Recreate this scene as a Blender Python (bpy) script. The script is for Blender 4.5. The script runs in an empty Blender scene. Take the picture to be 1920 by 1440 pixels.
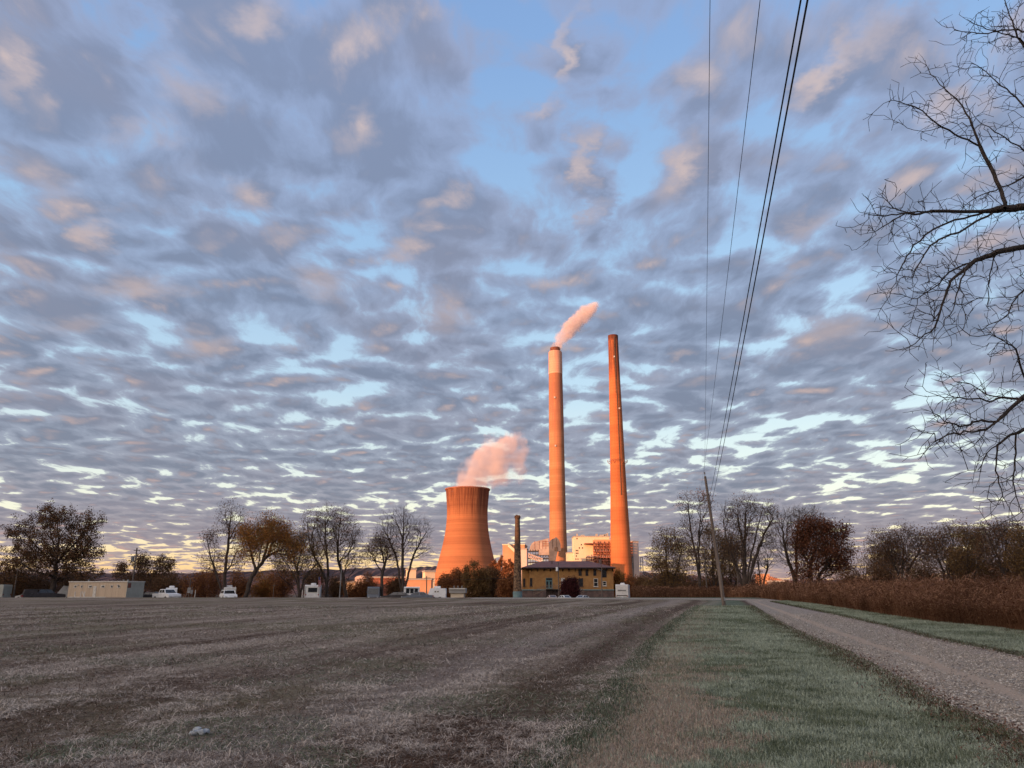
import bpy, math, random
import numpy as np
from mathutils import Vector, Matrix

R = math.radians
S = bpy.context.scene
# ------------------------------------------------------------------ camera
F_PX, PITCH, EYE = 1442.0, 15.2, 1.6
cam_d = bpy.data.cameras.new("camera")
cam = bpy.data.objects.new("camera", cam_d)
S.collection.objects.link(cam)
cam.location = (0, 0, EYE)
cam.rotation_euler = (R(90 + PITCH), 0, 0)
cam_d.sensor_fit = 'HORIZONTAL'
cam_d.sensor_width = 36
cam_d.lens = 36 * F_PX / 1920
cam_d.clip_start = 0.1
cam_d.clip_end = 20000
S.camera = cam
S.render.resolution_x, S.render.resolution_y = 1024, 768
S.view_settings.view_transform = 'Standard'
S.view_settings.look = 'None'
S.view_settings.gamma = 1
S.view_settings.exposure = 0.75
S.cycles.use_denoising = True
S.cycles.use_adaptive_sampling = True
S.cycles.adaptive_threshold = 0.015
S.cycles.max_bounces = 5
S.cycles.diffuse_bounces = 3
S.cycles.volume_bounces = 3
S.cycles.transparent_max_bounces = 8
S.cycles.volume_step_rate = 1.0
S.cycles.volume_max_steps = 256
CP, SP = math.cos(R(PITCH)), math.sin(R(PITCH))

def ray(px, py):
    x, u = (px - 960) / F_PX, (720 - py) / F_PX
    return np.array([x, CP - u * SP, SP + u * CP])
def at(px, py, Y):
    """world point seen in the photo at (px, py), at distance Y ahead"""
    d = ray(px, py)
    t = Y / d[1]
    return Vector((d[0] * t, Y, EYE + d[2] * t))

# ------------------------------------------------------------------ sun
SUN_AZ, SUN_EL = 50.0, 5.0            # behind the camera, to its left
sun_dir = Vector((-math.sin(R(SUN_AZ)) * math.cos(R(SUN_EL)), -math.cos(R(SUN_AZ)) * math.cos(R(SUN_EL)), math.sin(R(SUN_EL))))
sun_d = bpy.data.lights.new("sun", 'SUN')
sun_d.energy = 5.0
sun_d.angle = R(0.5)
sun_d.color = (1.0, 0.42, 0.17)
sun = bpy.data.objects.new("sun", sun_d)
S.collection.objects.link(sun)
sun.rotation_euler = sun_dir.to_track_quat('Z', 'Y').to_euler()
sun.location = (-40, -60, 60)

# ------------------------------------------------------------------ node helper
class N:
    def __init__(s, tree):
        s.t = tree
    def new(s, kind, **kw):
        n = s.t.nodes.new(kind)
        for k, v in kw.items():
            setattr(n, k, v)
        return n
    def put(s, sock, v):
        if isinstance(v, bpy.types.NodeSocket):
            s.t.links.new(v, sock)
        else:
            if sock.type == 'RGBA' and len(v) == 3: v = (*v, 1)
            sock.default_value = v
    def m(s, op, a, b=0.0, c=0.0, clamp=False):
        n = s.new('ShaderNodeMath', operation=op, use_clamp=clamp)
        s.put(n.inputs[0], a); s.put(n.inputs[1], b)
        if len(n.inputs) > 2: s.put(n.inputs[2], c)
        return n.outputs[0]
    def vm(s, op, a, b=(0, 0, 0)):
        n = s.new('ShaderNodeVectorMath', operation=op)
        s.put(n.inputs[0], a)
        if op == 'SCALE': s.put(n.inputs['Scale'], b); return n.outputs[0]
        if op != 'LENGTH': s.put(n.inputs[1], b)
        return n.outputs['Value'] if op in ('LENGTH', 'DOT_PRODUCT', 'DISTANCE') else n.outputs[0]
    def mr(s, v, a, b, c=0.0, d=1.0, smooth=True):
        n = s.new('ShaderNodeMapRange', interpolation_type='SMOOTHSTEP' if smooth else 'LINEAR')
        for i, x in enumerate((v, a, b, c, d)): s.put(n.inputs[i], x)
        return n.outputs[0]
    def mix(s, f, a, b, mode='MIX'):
        n = s.new('ShaderNodeMix', data_type='RGBA', blend_type=mode)
        s.put(n.inputs[0], f); s.put(n.inputs[6], a); s.put(n.inputs[7], b)
        return n.outputs[2]
    def ramp(s, v, stops):
        n = s.new('ShaderNodeValToRGB')
        e = n.color_ramp.elements
        while len(e) < len(stops): e.new(0.5)
        for el, (p, c) in zip(e, stops):
            el.position = p; el.color = (*c, 1)
        s.put(n.inputs[0], v)
        return n.outputs[0]
    def noise(s, vec, scale, detail=4, rough=0.5, dims='3D', lac=2.0, dist=0.0, w=None):
        n = s.new('ShaderNodeTexNoise', noise_dimensions=dims)
        s.put(n.inputs['Vector'], vec)
        for k, v in (('Scale', scale), ('Detail', detail), ('Roughness', rough), ('Lacunarity', lac), ('Distortion', dist)):
            s.put(n.inputs[k], v)
        return n.outputs[0], n.outputs[1]
    def mapping(s, vec, loc=(0, 0, 0), rot=(0, 0, 0), sc=(1, 1, 1), kind='POINT'):
        n = s.new('ShaderNodeMapping', vector_type=kind)
        s.put(n.inputs[0], vec); s.put(n.inputs[1], loc); s.put(n.inputs[2], rot); s.put(n.inputs[3], sc)
        return n.outputs[0]
    def xyz(s, x, y, z):
        n = s.new('ShaderNodeCombineXYZ')
        s.put(n.inputs[0], x); s.put(n.inputs[1], y); s.put(n.inputs[2], z)
        return n.outputs[0]
    def sep(s, v):
        n = s.new('ShaderNodeSeparateXYZ'); s.put(n.inputs[0], v)
        return n.outputs

def srgb(r, g, b):
    """8-bit picture colour to linear"""
    f = lambda c: (c / 12.92) if c <= 0.04045 else ((c + 0.055) / 1.055) ** 2.4
    return tuple(f(v / 255) for v in (r, g, b))

# ------------------------------------------------------------------ sky
EXPO = 2 ** S.view_settings.exposure
def sky_c(r, g, b):
    return tuple(v / EXPO for v in srgb(r, g, b))
KZ = 0.09
def uv_of(px, py):
    d = ray(px, py); d = d / np.linalg.norm(d)
    return d[:2] / (max(d[2], 0) + KZ)
def ellipse(bx, by, ha, hb, ang):
    c0 = uv_of(bx, by)
    ca, sa = math.cos(R(ang)), math.sin(R(ang))
    e1 = uv_of(bx + ca * 4, by - sa * 4) - c0
    e2 = uv_of(bx + sa * 4, by + ca * 4) - c0
    M2 = np.column_stack((e1 / 4 * ha, e2 / 4 * hb))
    U, sg, _v = np.linalg.svd(M2)
    if np.linalg.det(U) < 0: U[:, 1] *= -1
    th = math.atan2(U[1, 0], U[0, 0])
    return (float(c0[0]), float(c0[1]), 0), th, (float(sg[0]), float(sg[1]))
world = bpy.data.worlds.new("World")
S.world = world
world.use_nodes = True
wt = world.node_tree
wt.nodes.clear()
# a node group: how dense the altocumulus layer is at a point (u, v) of the cloud plane
gt = bpy.data.node_groups.new("cloud_layer", 'ShaderNodeTree')
gt.interface.new_socket("P", in_out='INPUT', socket_type='NodeSocketVector')
gt.interface.new_socket("D", in_out='OUTPUT', socket_type='NodeSocketFloat')
g = N(gt)
gi = g.new('NodeGroupInput'); go = g.new('NodeGroupOutput')
P = gi.outputs[0]
_, warp = g.noise(P, 2.2, 3, 0.5, '2D')
Pw = g.vm('ADD', P, g.vm('SCALE', g.vm('SUBTRACT', warp, (0.5, 0.5, 0.5)), 0.20))
Pr = g.mapping(Pw, rot=(0, 0, R(-6)), sc=(1.0, 0.52, 1))
big, _ = g.noise(Pr, 1.5, 2, 0.5, '2D')
mid, _ = g.noise(g.vm('ADD', Pr, (3.1, 7.7, 0)), 5.8, 10, 0.63, '2D')
vor = g.new('ShaderNodeTexVoronoi', voronoi_dimensions='2D', feature='SMOOTH_F1')
_, w2 = g.noise(Pr, 7.0, 3, 0.6, '2D')
g.put(vor.inputs['Vector'], g.vm('ADD', g.mapping(Pw, rot=(0, 0, R(-14)), sc=(1.0, 1.15, 1)), g.vm('SCALE', g.vm('SUBTRACT', w2, (0.5, 0.5, 0.5)), 0.16)))
g.put(vor.inputs['Scale'], 6.2); g.put(vor.inputs['Smoothness'], 0.6)
puff = g.m('SUBTRACT', 0.42, vor.outputs['Distance'])
D = g.m('ADD', g.m('MULTIPLY', g.m('SUBTRACT', big, 0.5), 0.75), g.m('MULTIPLY', g.m('SUBTRACT', mid, 0.5), 2.1))
D = g.m('ADD', D, g.m('MULTIPLY', puff, 1.35))
g.put(go.inputs[0], D)

w = N(wt)
tc = w.new('ShaderNodeTexCoord')
dirv = w.vm('NORMALIZE', tc.outputs['Generated'])
dx, dy, dz = w.sep(dirv)
zc = w.m('MAXIMUM', dz, 0.0)
k = w.m('DIVIDE', 1.0, w.m('ADD', zc, KZ))
P = w.xyz(w.m('MULTIPLY', dx, k), w.m('MULTIPLY', dy, k), 0.0)
def dens(p):
    n = w.new('ShaderNodeGroup'); n.node_tree = gt
    w.put(n.inputs[0], p); return n.outputs[0]
D0 = dens(P)
D1 = dens(w.vm('ADD', P, (-0.060, -0.075, 0)))
# large masses and openings of this morning's sky: (px, py, half length, half width, angle, amount)
BLOBS = [
    (960, 190, 230, 95, 75, -.34), (1130, 330, 200, 90, 90, -.20), (1420, 170, 200, 120, 60, -.40), (1250, 90, 160, 60, 85, -.1),
    (270, 60, 110, 35, 70, -.42), (60, 400, 140, 45, -25, -.45), (740, 510, 60, 60, 0, -.50), (600, 470, 90, 45, 60, -.25),
    (1560, 260, 200, 60, 40, -.3), (1400, 380, 90, 60, 60, -.2), (870, 610, 40, 90, 0, -.2), (510, 640, 80, 22, 0, -.32), (700, 640, 60, 20, 5, -.25),
    (1580, 560, 200, 22, 32, -.2), (1640, 480, 160, 25, 40, -.3), (1740, 740, 130, 26, 18, -.5), (1500, 790, 160, 24, 20, -.28), (330, 400, 80, 28, -20, -.35),
    (1600, 900, 230, 34, 10, -.30), (1200, 720, 60, 30, 20, -.3), (1230, 860, 90, 28, 15, -.2), (780, 940, 190, 20, 4, -.3), (450, 930, 60, 16, -20, -.35),
    (640, 210, 210, 110, -60, .30), (330, 230, 300, 200, -35, .14), (60, 120, 160, 160, 0, .14), (420, 60, 120, 90, 0, .16), (130, 330, 160, 50, -35, .30), (420, 430, 220, 110, -40, .30), (800, 330, 130, 110, 0, .20),
    (1110, 350, 26, 120, 3, .62), (1095, 90, 24, 80, -18, .42), (1620, 110, 150, 34, 40, .75), (1300, 320, 75, 36, 45, .62), (1290, 160, 110, 42, 40, .36), (1035, 210, 42, 20, 15, .42), (960, 400, 70, 50, 0, .3),
    (1790, 60, 130, 90, 40, .22), (1650, 420, 170, 42, 32, .30), (1450, 480, 130, 70, 40, .22), (840, 560, 110, 110, 0, .22), (1300, 560, 200, 80, 30, .16), (60, 570, 200, 60, -10, .1), (300, 800, 420, 110, 0, .14), (1700, 660, 200, 60, 15, .14)]
_, rag = w.noise(P, 5.5, 5, 0.62, '2D')
Pq = w.vm('ADD', P, w.vm('SCALE', w.vm('SUBTRACT', rag, (0.5, 0.5, 0.5)), 0.20))
pu, pv, _z = w.sep(Pq)
D = D0
for (bx, by, ha, hb, ang, amp) in BLOBS:    # chained one after the other: few values alive at a time
    loc, th, sg = ellipse(bx, by, ha, hb, ang)
    L = w.vm('LENGTH', w.mapping(w.xyz(pu, pv, D), loc=loc, rot=(0, 0, th), sc=(sg[0] * 1.5, sg[1] * 1.5, 1e6), kind='TEXTURE'))
    D = w.m('ADD', D, w.mr(L, 0.0, 1.0, amp, 0.0))
# more cover towards the horizon, a clear strip just above it
cov = w.ramp(zc, [(0.0, (1.0,) * 3), (0.03, (1.0,) * 3), (0.055, (1.05,) * 3), (0.10, (.96,) * 3), (0.16, (.93,) * 3), (0.24, (.94,)*3), (0.40, (.95,) * 3), (0.55, (.92,) * 3), (0.70, (.88,) * 3)])
# the clear strip low in the sky shows in two stretches only
strip = w.mr(w.m('ABSOLUTE', w.m('ADD', dx, 0.33)), 0.20, 0.34, 0.42, 0.0)
strip = w.m('MAXIMUM', strip, w.mr(w.m('ABSOLUTE', w.m('SUBTRACT', dx, 0.19)), 0.03, 0.12, 0.30, 0.0))
strip = w.m('MULTIPLY', strip, w.m('MULTIPLY', w.mr(zc, 0.014, 0.032), w.mr(zc, 0.066, 0.048)))
cv = w.m('SUBTRACT', w.sep(cov)[0], 0.50)
Dt = w.m('SUBTRACT', w.m('ADD', D, cv), strip)
alpha = w.mr(Dt, w.mr(zc, 0.05, 0.4, -0.05, -0.20), w.mr(zc, 0.05, 0.4, 0.22, 0.36))
# warm light on the sides of the puffs that face the low sun
lit = w.mr(w.m('SUBTRACT', D0, D1), 0.10, 1.35)
nlit, _ = w.noise(P, 3.0, 3, 0.5, '2D')
lit = w.m('MULTIPLY', lit, w.mr(nlit, 0.35, 0.68))
core = w.mr(Dt, 0.15, 0.95)
SPOTS = [(1535, 145, 95, 26, 42, .9), (1640, 60, 90, 40, 42, .55), (1285, 310, 70, 30, 48, .85), (1105, 300, 22, 50, 0, .8), (1100, 395, 22, 30, 0, .6), (1085, 95, 20, 80, -18, .8), (1030, 205, 45, 18, 20, .6),
    (1290, 140, 55, 34, 10, .5), (350, 175, 70, 50, -20, .5), (490, 15, 70, 55, 0, .7), (15, 130, 40, 60, 0, .45), (185, 445, 42, 28, -20, .8), (455, 368, 50, 30, -20, .7), (265, 542, 80, 28, -5, .7), (605, 530, 70, 34, -5, .5),
    (830, 590, 50, 40, 0, .5), (1510, 430, 90, 26, 30, .5), (1790, 200, 60, 34, 20, .7), (1550, 620, 90, 34, 15, .5), (680, 240, 30, 40, 0, .4), (270, 250, 60, 30, -10, .45), (110, 350, 90, 34, -40, .4), (130, 610, 70, 24, 0, .4), (390, 650, 60, 26, 0, .5)]
acc = lit
for (bx, by, ha, hb, ang, amp) in SPOTS:
    loc, th, sg = ellipse(bx, by, ha, hb, ang)
    L = w.vm('LENGTH', w.mapping(w.xyz(pu, pv, acc), loc=loc, rot=(0, 0, th), sc=(sg[0] * 1.4, sg[1] * 1.4, 1e6), kind='TEXTURE'))
    acc = w.m('ADD', acc, w.mr(L, 0.0, 1.0, amp, 0.0))
lit = w.m('MINIMUM', w.m('MULTIPLY', acc, w.mr(D0, -0.5, 0.35, 0.55, 1.1)), 1.0)
# clear air between the clouds
gap = w.ramp(zc, [(0.0, sky_c(240, 180, 130)), (0.03, sky_c(250, 212, 160)), (0.055, sky_c(244, 224, 190)), (0.085, sky_c(236, 236, 218)), (0.14, sky_c(216, 226, 226)), (0.25, sky_c(176, 204, 228)), (0.42, sky_c(146, 182, 222)), (0.62, sky_c(124, 160, 212)), (1.0, sky_c(96, 134, 196))])
st = w.new('ShaderNodeTexSky', sky_type='NISHITA')
st.sun_disc = False
st.sun_elevation = R(SUN_EL); st.sun_rotation = math.atan2(sun_dir.x, sun_dir.y)
st.air_density = 1.2; st.dust_density = 1.5; st.ozone_density = 1.2
nis = w.vm('SCALE', st.outputs[0], 0.06)
gap = w.vm('ADD', w.vm('SCALE', gap, 0.93), nis)
thin = w.ramp(zc, [(0.0, sky_c(206, 160, 140)), (0.03, sky_c(190, 168, 160)), (0.06, sky_c(170, 160, 164)), (0.15, sky_c(162, 170, 186)), (0.35, sky_c(154, 172, 202)), (0.7, sky_c(150, 170, 210))])
thick = w.ramp(zc, [(0.0, sky_c(180, 142, 136)), (0.025, sky_c(156, 142, 148)), (0.12, sky_c(133, 140, 156)), (0.3, sky_c(128, 142, 167)), (0.6, sky_c(134, 150, 182))])
cloud = w.mix(core, thin, thick)
tint, _ = w.noise(w.vm('ADD', P, (9, 4, 0)), 2.0, 3, 0.5, '2D')
cloud = w.mix(w.m('MULTIPLY', w.mr(tint, 0.45, 0.7), 0.18), cloud, sky_c(162, 154, 166))
warm = w.ramp(zc, [(0.0, sky_c(240, 180, 150)), (0.1, sky_c(196, 172, 168)), (0.3, sky_c(206, 184, 178)), (0.6, sky_c(216, 198, 196))])
cloud = w.mix(w.m('MULTIPLY', lit, 0.78), cloud, warm)
col = w.mix(alpha, gap, cloud)
# dawn glow on the side of the sun, behind the camera
sd = w.vm('DOT_PRODUCT', dirv, tuple(sun_dir))
glow = w.mr(sd, 0.1, 1.0)
col = w.vm('ADD', col, w.vm('SCALE', w.mix(0.0, (0.95, 0.74, 0.56), (1, 1, 1)), w.m('MULTIPLY', glow, GLOW if 'GLOW' in globals() else 1.1)))
col = w.mix(w.mr(dz, -0.02, 0.0, smooth=False), (0.05, 0.045, 0.045), col)      # below the horizon there is only land
bg = w.new('ShaderNodeBackground')
w.put(bg.inputs[0], col)
bg.inputs[1].default_value = 1.0
wo = w.new('ShaderNodeOutputWorld')
wt.links.new(bg.outputs[0], wo.inputs[0])
world.cycles.sampling_method = 'NONE'

# ------------------------------------------------------------------ helpers
rng = np.random.default_rng(7)
col = S.collection
def tag(o, label=None, cat=None, group=None, kind=None):
    if label: o['label'] = label
    if cat: o['category'] = cat
    if group: o['group'] = group
    if kind: o['kind'] = kind
    return o
def thing(name, label, cat, loc=(0, 0, 0), rotz=0.0, group=None):
    o = bpy.data.objects.new(name, None)
    col.objects.link(o)
    o.location = loc; o.rotation_euler = (0, 0, rotz)
    o.empty_display_size = 0.3
    return tag(o, label, cat, group)
def link(name, me, parent=None):
    o = bpy.data.objects.new(name, me)
    col.objects.link(o)
    if parent is not None: o.parent = parent
    return o
def copy_tree(o, parent=None):
    c = o.copy(); col.objects.link(c); c.parent = parent
    for ch in list(o.children): copy_tree(ch, c)
    return c
def np_mesh(name, V, F, mats, mi=None, smooth=False, attrs=None):
    """mesh from numpy arrays; F is (n, k) with one k"""
    V = np.ascontiguousarray(V, dtype=np.float32); F = np.ascontiguousarray(F, dtype=np.int32)
    me = bpy.data.meshes.new(name)
    n, kf = F.shape
    me.vertices.add(len(V)); me.vertices.foreach_set('co', V.ravel())
    me.loops.add(n * kf); me.loops.foreach_set('vertex_index', F.ravel())
    me.polygons.add(n); me.polygons.foreach_set('loop_start', np.arange(0, n * kf, kf, dtype=np.int32))
    for m_ in (mats if isinstance(mats, (list, tuple)) else [mats]): me.materials.append(m_)
    if mi is not None: me.polygons.foreach_set('material_index', np.asarray(mi, dtype=np.int32))
    me.polygons.foreach_set('use_smooth', np.full(n, smooth))
    for an, (kind_, dat) in (attrs or {}).items():
        a = me.attributes.new(an, kind_, 'POINT')
        if kind_ == 'FLOAT': a.data.foreach_set('value', np.asarray(dat, np.float32).ravel())
        elif kind_ == 'FLOAT_COLOR': a.data.foreach_set('color', np.asarray(dat, np.float32).ravel())
    me.update(calc_edges=True)
    return me

class MB:
    """collects shapes, builds ONE mesh object"""
    def __init__(s): s.v = []; s.f = []
    def add(s, vs, fs):
        o = len(s.v); s.v += [tuple(v) for v in vs]; s.f += [tuple(i + o for i in f) for f in fs]; return s
    def hexa(s, p):     # 8 points: bottom ring, top ring (counter-clockwise from above)
        return s.add(p, [(3, 2, 1, 0), (4, 5, 6, 7), (0, 1, 5, 4), (1, 2, 6, 5), (2, 3, 7, 6), (3, 0, 4, 7)])
    def box(s, x0, x1, y0, y1, z0, z1, b=0.0):
        if b <= 0:
            return s.hexa([(x0, y0, z0), (x1, y0, z0), (x1, y1, z0), (x0, y1, z0), (x0, y0, z1), (x1, y0, z1), (x1, y1, z1), (x0, y1, z1)])
        bm_pts = []     # chamfered on the vertical and top edges
        def ring(z, i): return [(x0 + i + b, y0 + i, z), (x1 - i - b, y0 + i, z), (x1 - i, y0 + i + b, z), (x1 - i, y1 - i - b, z), (x1 - i - b, y1 - i, z), (x0 + i + b, y1 - i, z), (x0 + i, y1 - i - b, z), (x0 + i, y0 + i + b, z)]
        r = ring(z0, 0) + ring(z1 - b, 0) + ring(z1, b)
        fs = [tuple(range(7, -1, -1)), tuple(range(16, 24))]
        for k in range(2):
            for i in range(8): fs.append((k * 8 + i, k * 8 + (i + 1) % 8, k * 8 + 8 + (i + 1) % 8, k * 8 + 8 + i))
        return s.add(r, fs)
    def prism_y(s, prof, y0, y1):       # (x, z) outline, counter-clockwise seen from -y, extruded along y
        n = len(prof)
        vs = [(x, y0, z) for x, z in prof] + [(x, y1, z) for x, z in prof]
        return s.add(vs, [tuple(range(n)), tuple(range(2 * n - 1, n - 1, -1))] + [(i, n + i, n + (i + 1) % n, (i + 1) % n) for i in range(n)])
    def prism_x(s, prof, x0, x1):       # (y, z) outline extruded along x
        n = len(prof)
        vs = [(x0, y, z) for y, z in prof] + [(x1, y, z) for y, z in prof]
        return s.add(vs, [tuple(range(n - 1, -1, -1)), tuple(range(n, 2 * n))] + [(i, (i + 1) % n, n + (i + 1) % n, n + i) for i in range(n)])
    def tube(s, pts, rad, n=8, cap=True):
        pts = [Vector(p) for p in pts]
        rad = [rad] * len(pts) if not hasattr(rad, '__len__') else rad
        vs = []
        for i, p in enumerate(pts):
            d = (pts[min(i + 1, len(pts) - 1)] - pts[max(i - 1, 0)]).normalized()
            a = d.cross(Vector((0, 1, 0)) if abs(d.y) < 0.8 else Vector((1, 0, 0))).normalized(); b = d.cross(a)
            for k in range(n):
                t = 2 * math.pi * k / n
                vs.append(p + (a * math.cos(t) + b * math.sin(t)) * rad[i])
        fs = [(i * n + k, i * n + (k + 1) % n, i * n + n + (k + 1) % n, i * n + n + k) for i in range(len(pts) - 1) for k in range(n)]
        if cap: fs += [tuple(range(n - 1, -1, -1)), tuple(range((len(pts) - 1) * n, len(pts) * n))]
        return s.add(vs, fs)
    def lathe(s, prof, n=48, cx=0, cy=0, cap=True):     # (r, z) from below upwards
        vs = [(cx + r * math.cos(2 * math.pi * k / n), cy + r * math.sin(2 * math.pi * k / n), z) for r, z in prof for k in range(n)]
        fs = [(i * n + k, i * n + (k + 1) % n, i * n + n + (k + 1) % n, i * n + n + k) for i in range(len(prof) - 1) for k in range(n)]
        if cap: fs += [tuple(range(n - 1, -1, -1)), tuple(range((len(prof) - 1) * n, len(prof) * n))]
        return s.add(vs, fs)
    def cyl(s, c, r, h, axis='z', n=16):
        c = Vector(c); d = {'x': Vector((1, 0, 0)), 'y': Vector((0, 1, 0)), 'z': Vector((0, 0, 1))}[axis]
        return s.tube([c, c + d * h], r, n)
    def split(s, name, mat, parent, nv=8):
        """every collected piece (nv vertices each) an object of its own"""
        for k in range(0, len(s.v), nv):
            m_ = MB(); m_.v = s.v[k:k + nv]; m_.f = [tuple(i - k for i in f) for f in s.f if k <= f[0] < k + nv]
            m_.build(name, mat, parent)
    def build(s, name, mat, parent=None, smooth=False):
        me = bpy.data.meshes.new(name)
        me.from_pydata(s.v, [], s.f)
        me.materials.append(mat)
        if smooth:
            me.polygons.foreach_set('use_smooth', [True] * len(me.polygons))
            try: me.set_sharp_from_angle(angle=R(40))
            except Exception: pass
        me.update()
        return link(name, me, parent)

# ------------------------------------------------------------------ materials
def new_mat(name):
    m_ = bpy.data.materials.new(name); m_.use_nodes = True
    t = m_.node_tree; t.nodes.clear()
    n = N(t)
    out = n.new('ShaderNodeOutputMaterial'); bs = n.new('ShaderNodeBsdfPrincipled')
    t.links.new(bs.outputs[0], out.inputs[0])
    bs.inputs['Specular IOR Level'].default_value = 0.3
    return m_, n, bs
def mat(name, c, c2=None, scale=1.0, rough=0.7, bump=0.0, bscale=None, metal=0.0, stretch=(1, 1, 1), lo=0.35, hi=0.65, spec=0.3):
    """procedural surface: two colours mixed by noise in object space, fine bump"""
    m_, n, bs = new_mat(name)
    c2 = c2 or tuple(v * 0.75 for v in c)
    tc_ = n.new('ShaderNodeTexCoord')
    v = n.mapping(tc_.outputs['Object'], sc=stretch)
    f, _ = n.noise(v, scale, 6, 0.6)
    n.put(bs.inputs['Base Color'], n.mix(n.mr(f, lo, hi), c, c2))
    n.put(bs.inputs['Roughness'], rough); n.put(bs.inputs['Metallic'], metal)
    bs.inputs['Specular IOR Level'].default_value = spec
    if bump:
        b = n.new('ShaderNodeBump')
        f2, _ = n.noise(v, bscale or scale * 6, 4, 0.6)
        n.put(b.inputs['Height'], f2); n.put(b.inputs['Strength'], bump); n.put(b.inputs['Distance'], 0.05)
        n.put(bs.inputs['Normal'], b.outputs[0])
    return m_
def island_mat(name, cols, rough=0.8, trans=0.0, scale=None):
    """every leaf, blade or stone its own shade"""
    m_, n, bs = new_mat(name)
    ge = n.new('ShaderNodeNewGeometry')
    k_ = len(cols)
    c = n.ramp(ge.outputs['Random Per Island'], [(i / max(k_ - 1, 1), cc) for i, cc in enumerate(cols)])
    if scale:
        f, _ = n.noise(ge.outputs['Position'], scale, 3, 0.6)
        c = n.mix(n.mr(f, 0.3, 0.7), c, n.vm('SCALE', c, 0.6))
    n.put(bs.inputs['Base Color'], c); n.put(bs.inputs['Roughness'], rough)
    bs.inputs['Specular IOR Level'].default_value = 0.15
    if trans:
        tr = n.new('ShaderNodeBsdfTranslucent'); n.put(tr.inputs[0], c)
        mx = n.new('ShaderNodeMixShader'); mx.inputs[0].default_value = trans
        n.t.links.new(bs.outputs[0], mx.inputs[1]); n.t.links.new(tr.outputs[0], mx.inputs[2])
        n.t.links.new(mx.outputs[0], [x for x in n.t.nodes if x.bl_idname == 'ShaderNodeOutputMaterial'][0].inputs[0])
    return m_
def attr_mat(name, rough=0.85):
    m_, n, bs = new_mat(name)
    a = n.new('ShaderNodeAttribute'); a.attribute_name = 'tint'
    n.put(bs.inputs['Base Color'], a.outputs['Color']); n.put(bs.inputs['Roughness'], rough)
    bs.inputs['Specular IOR Level'].default_value = 0.15
    return m_

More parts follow.
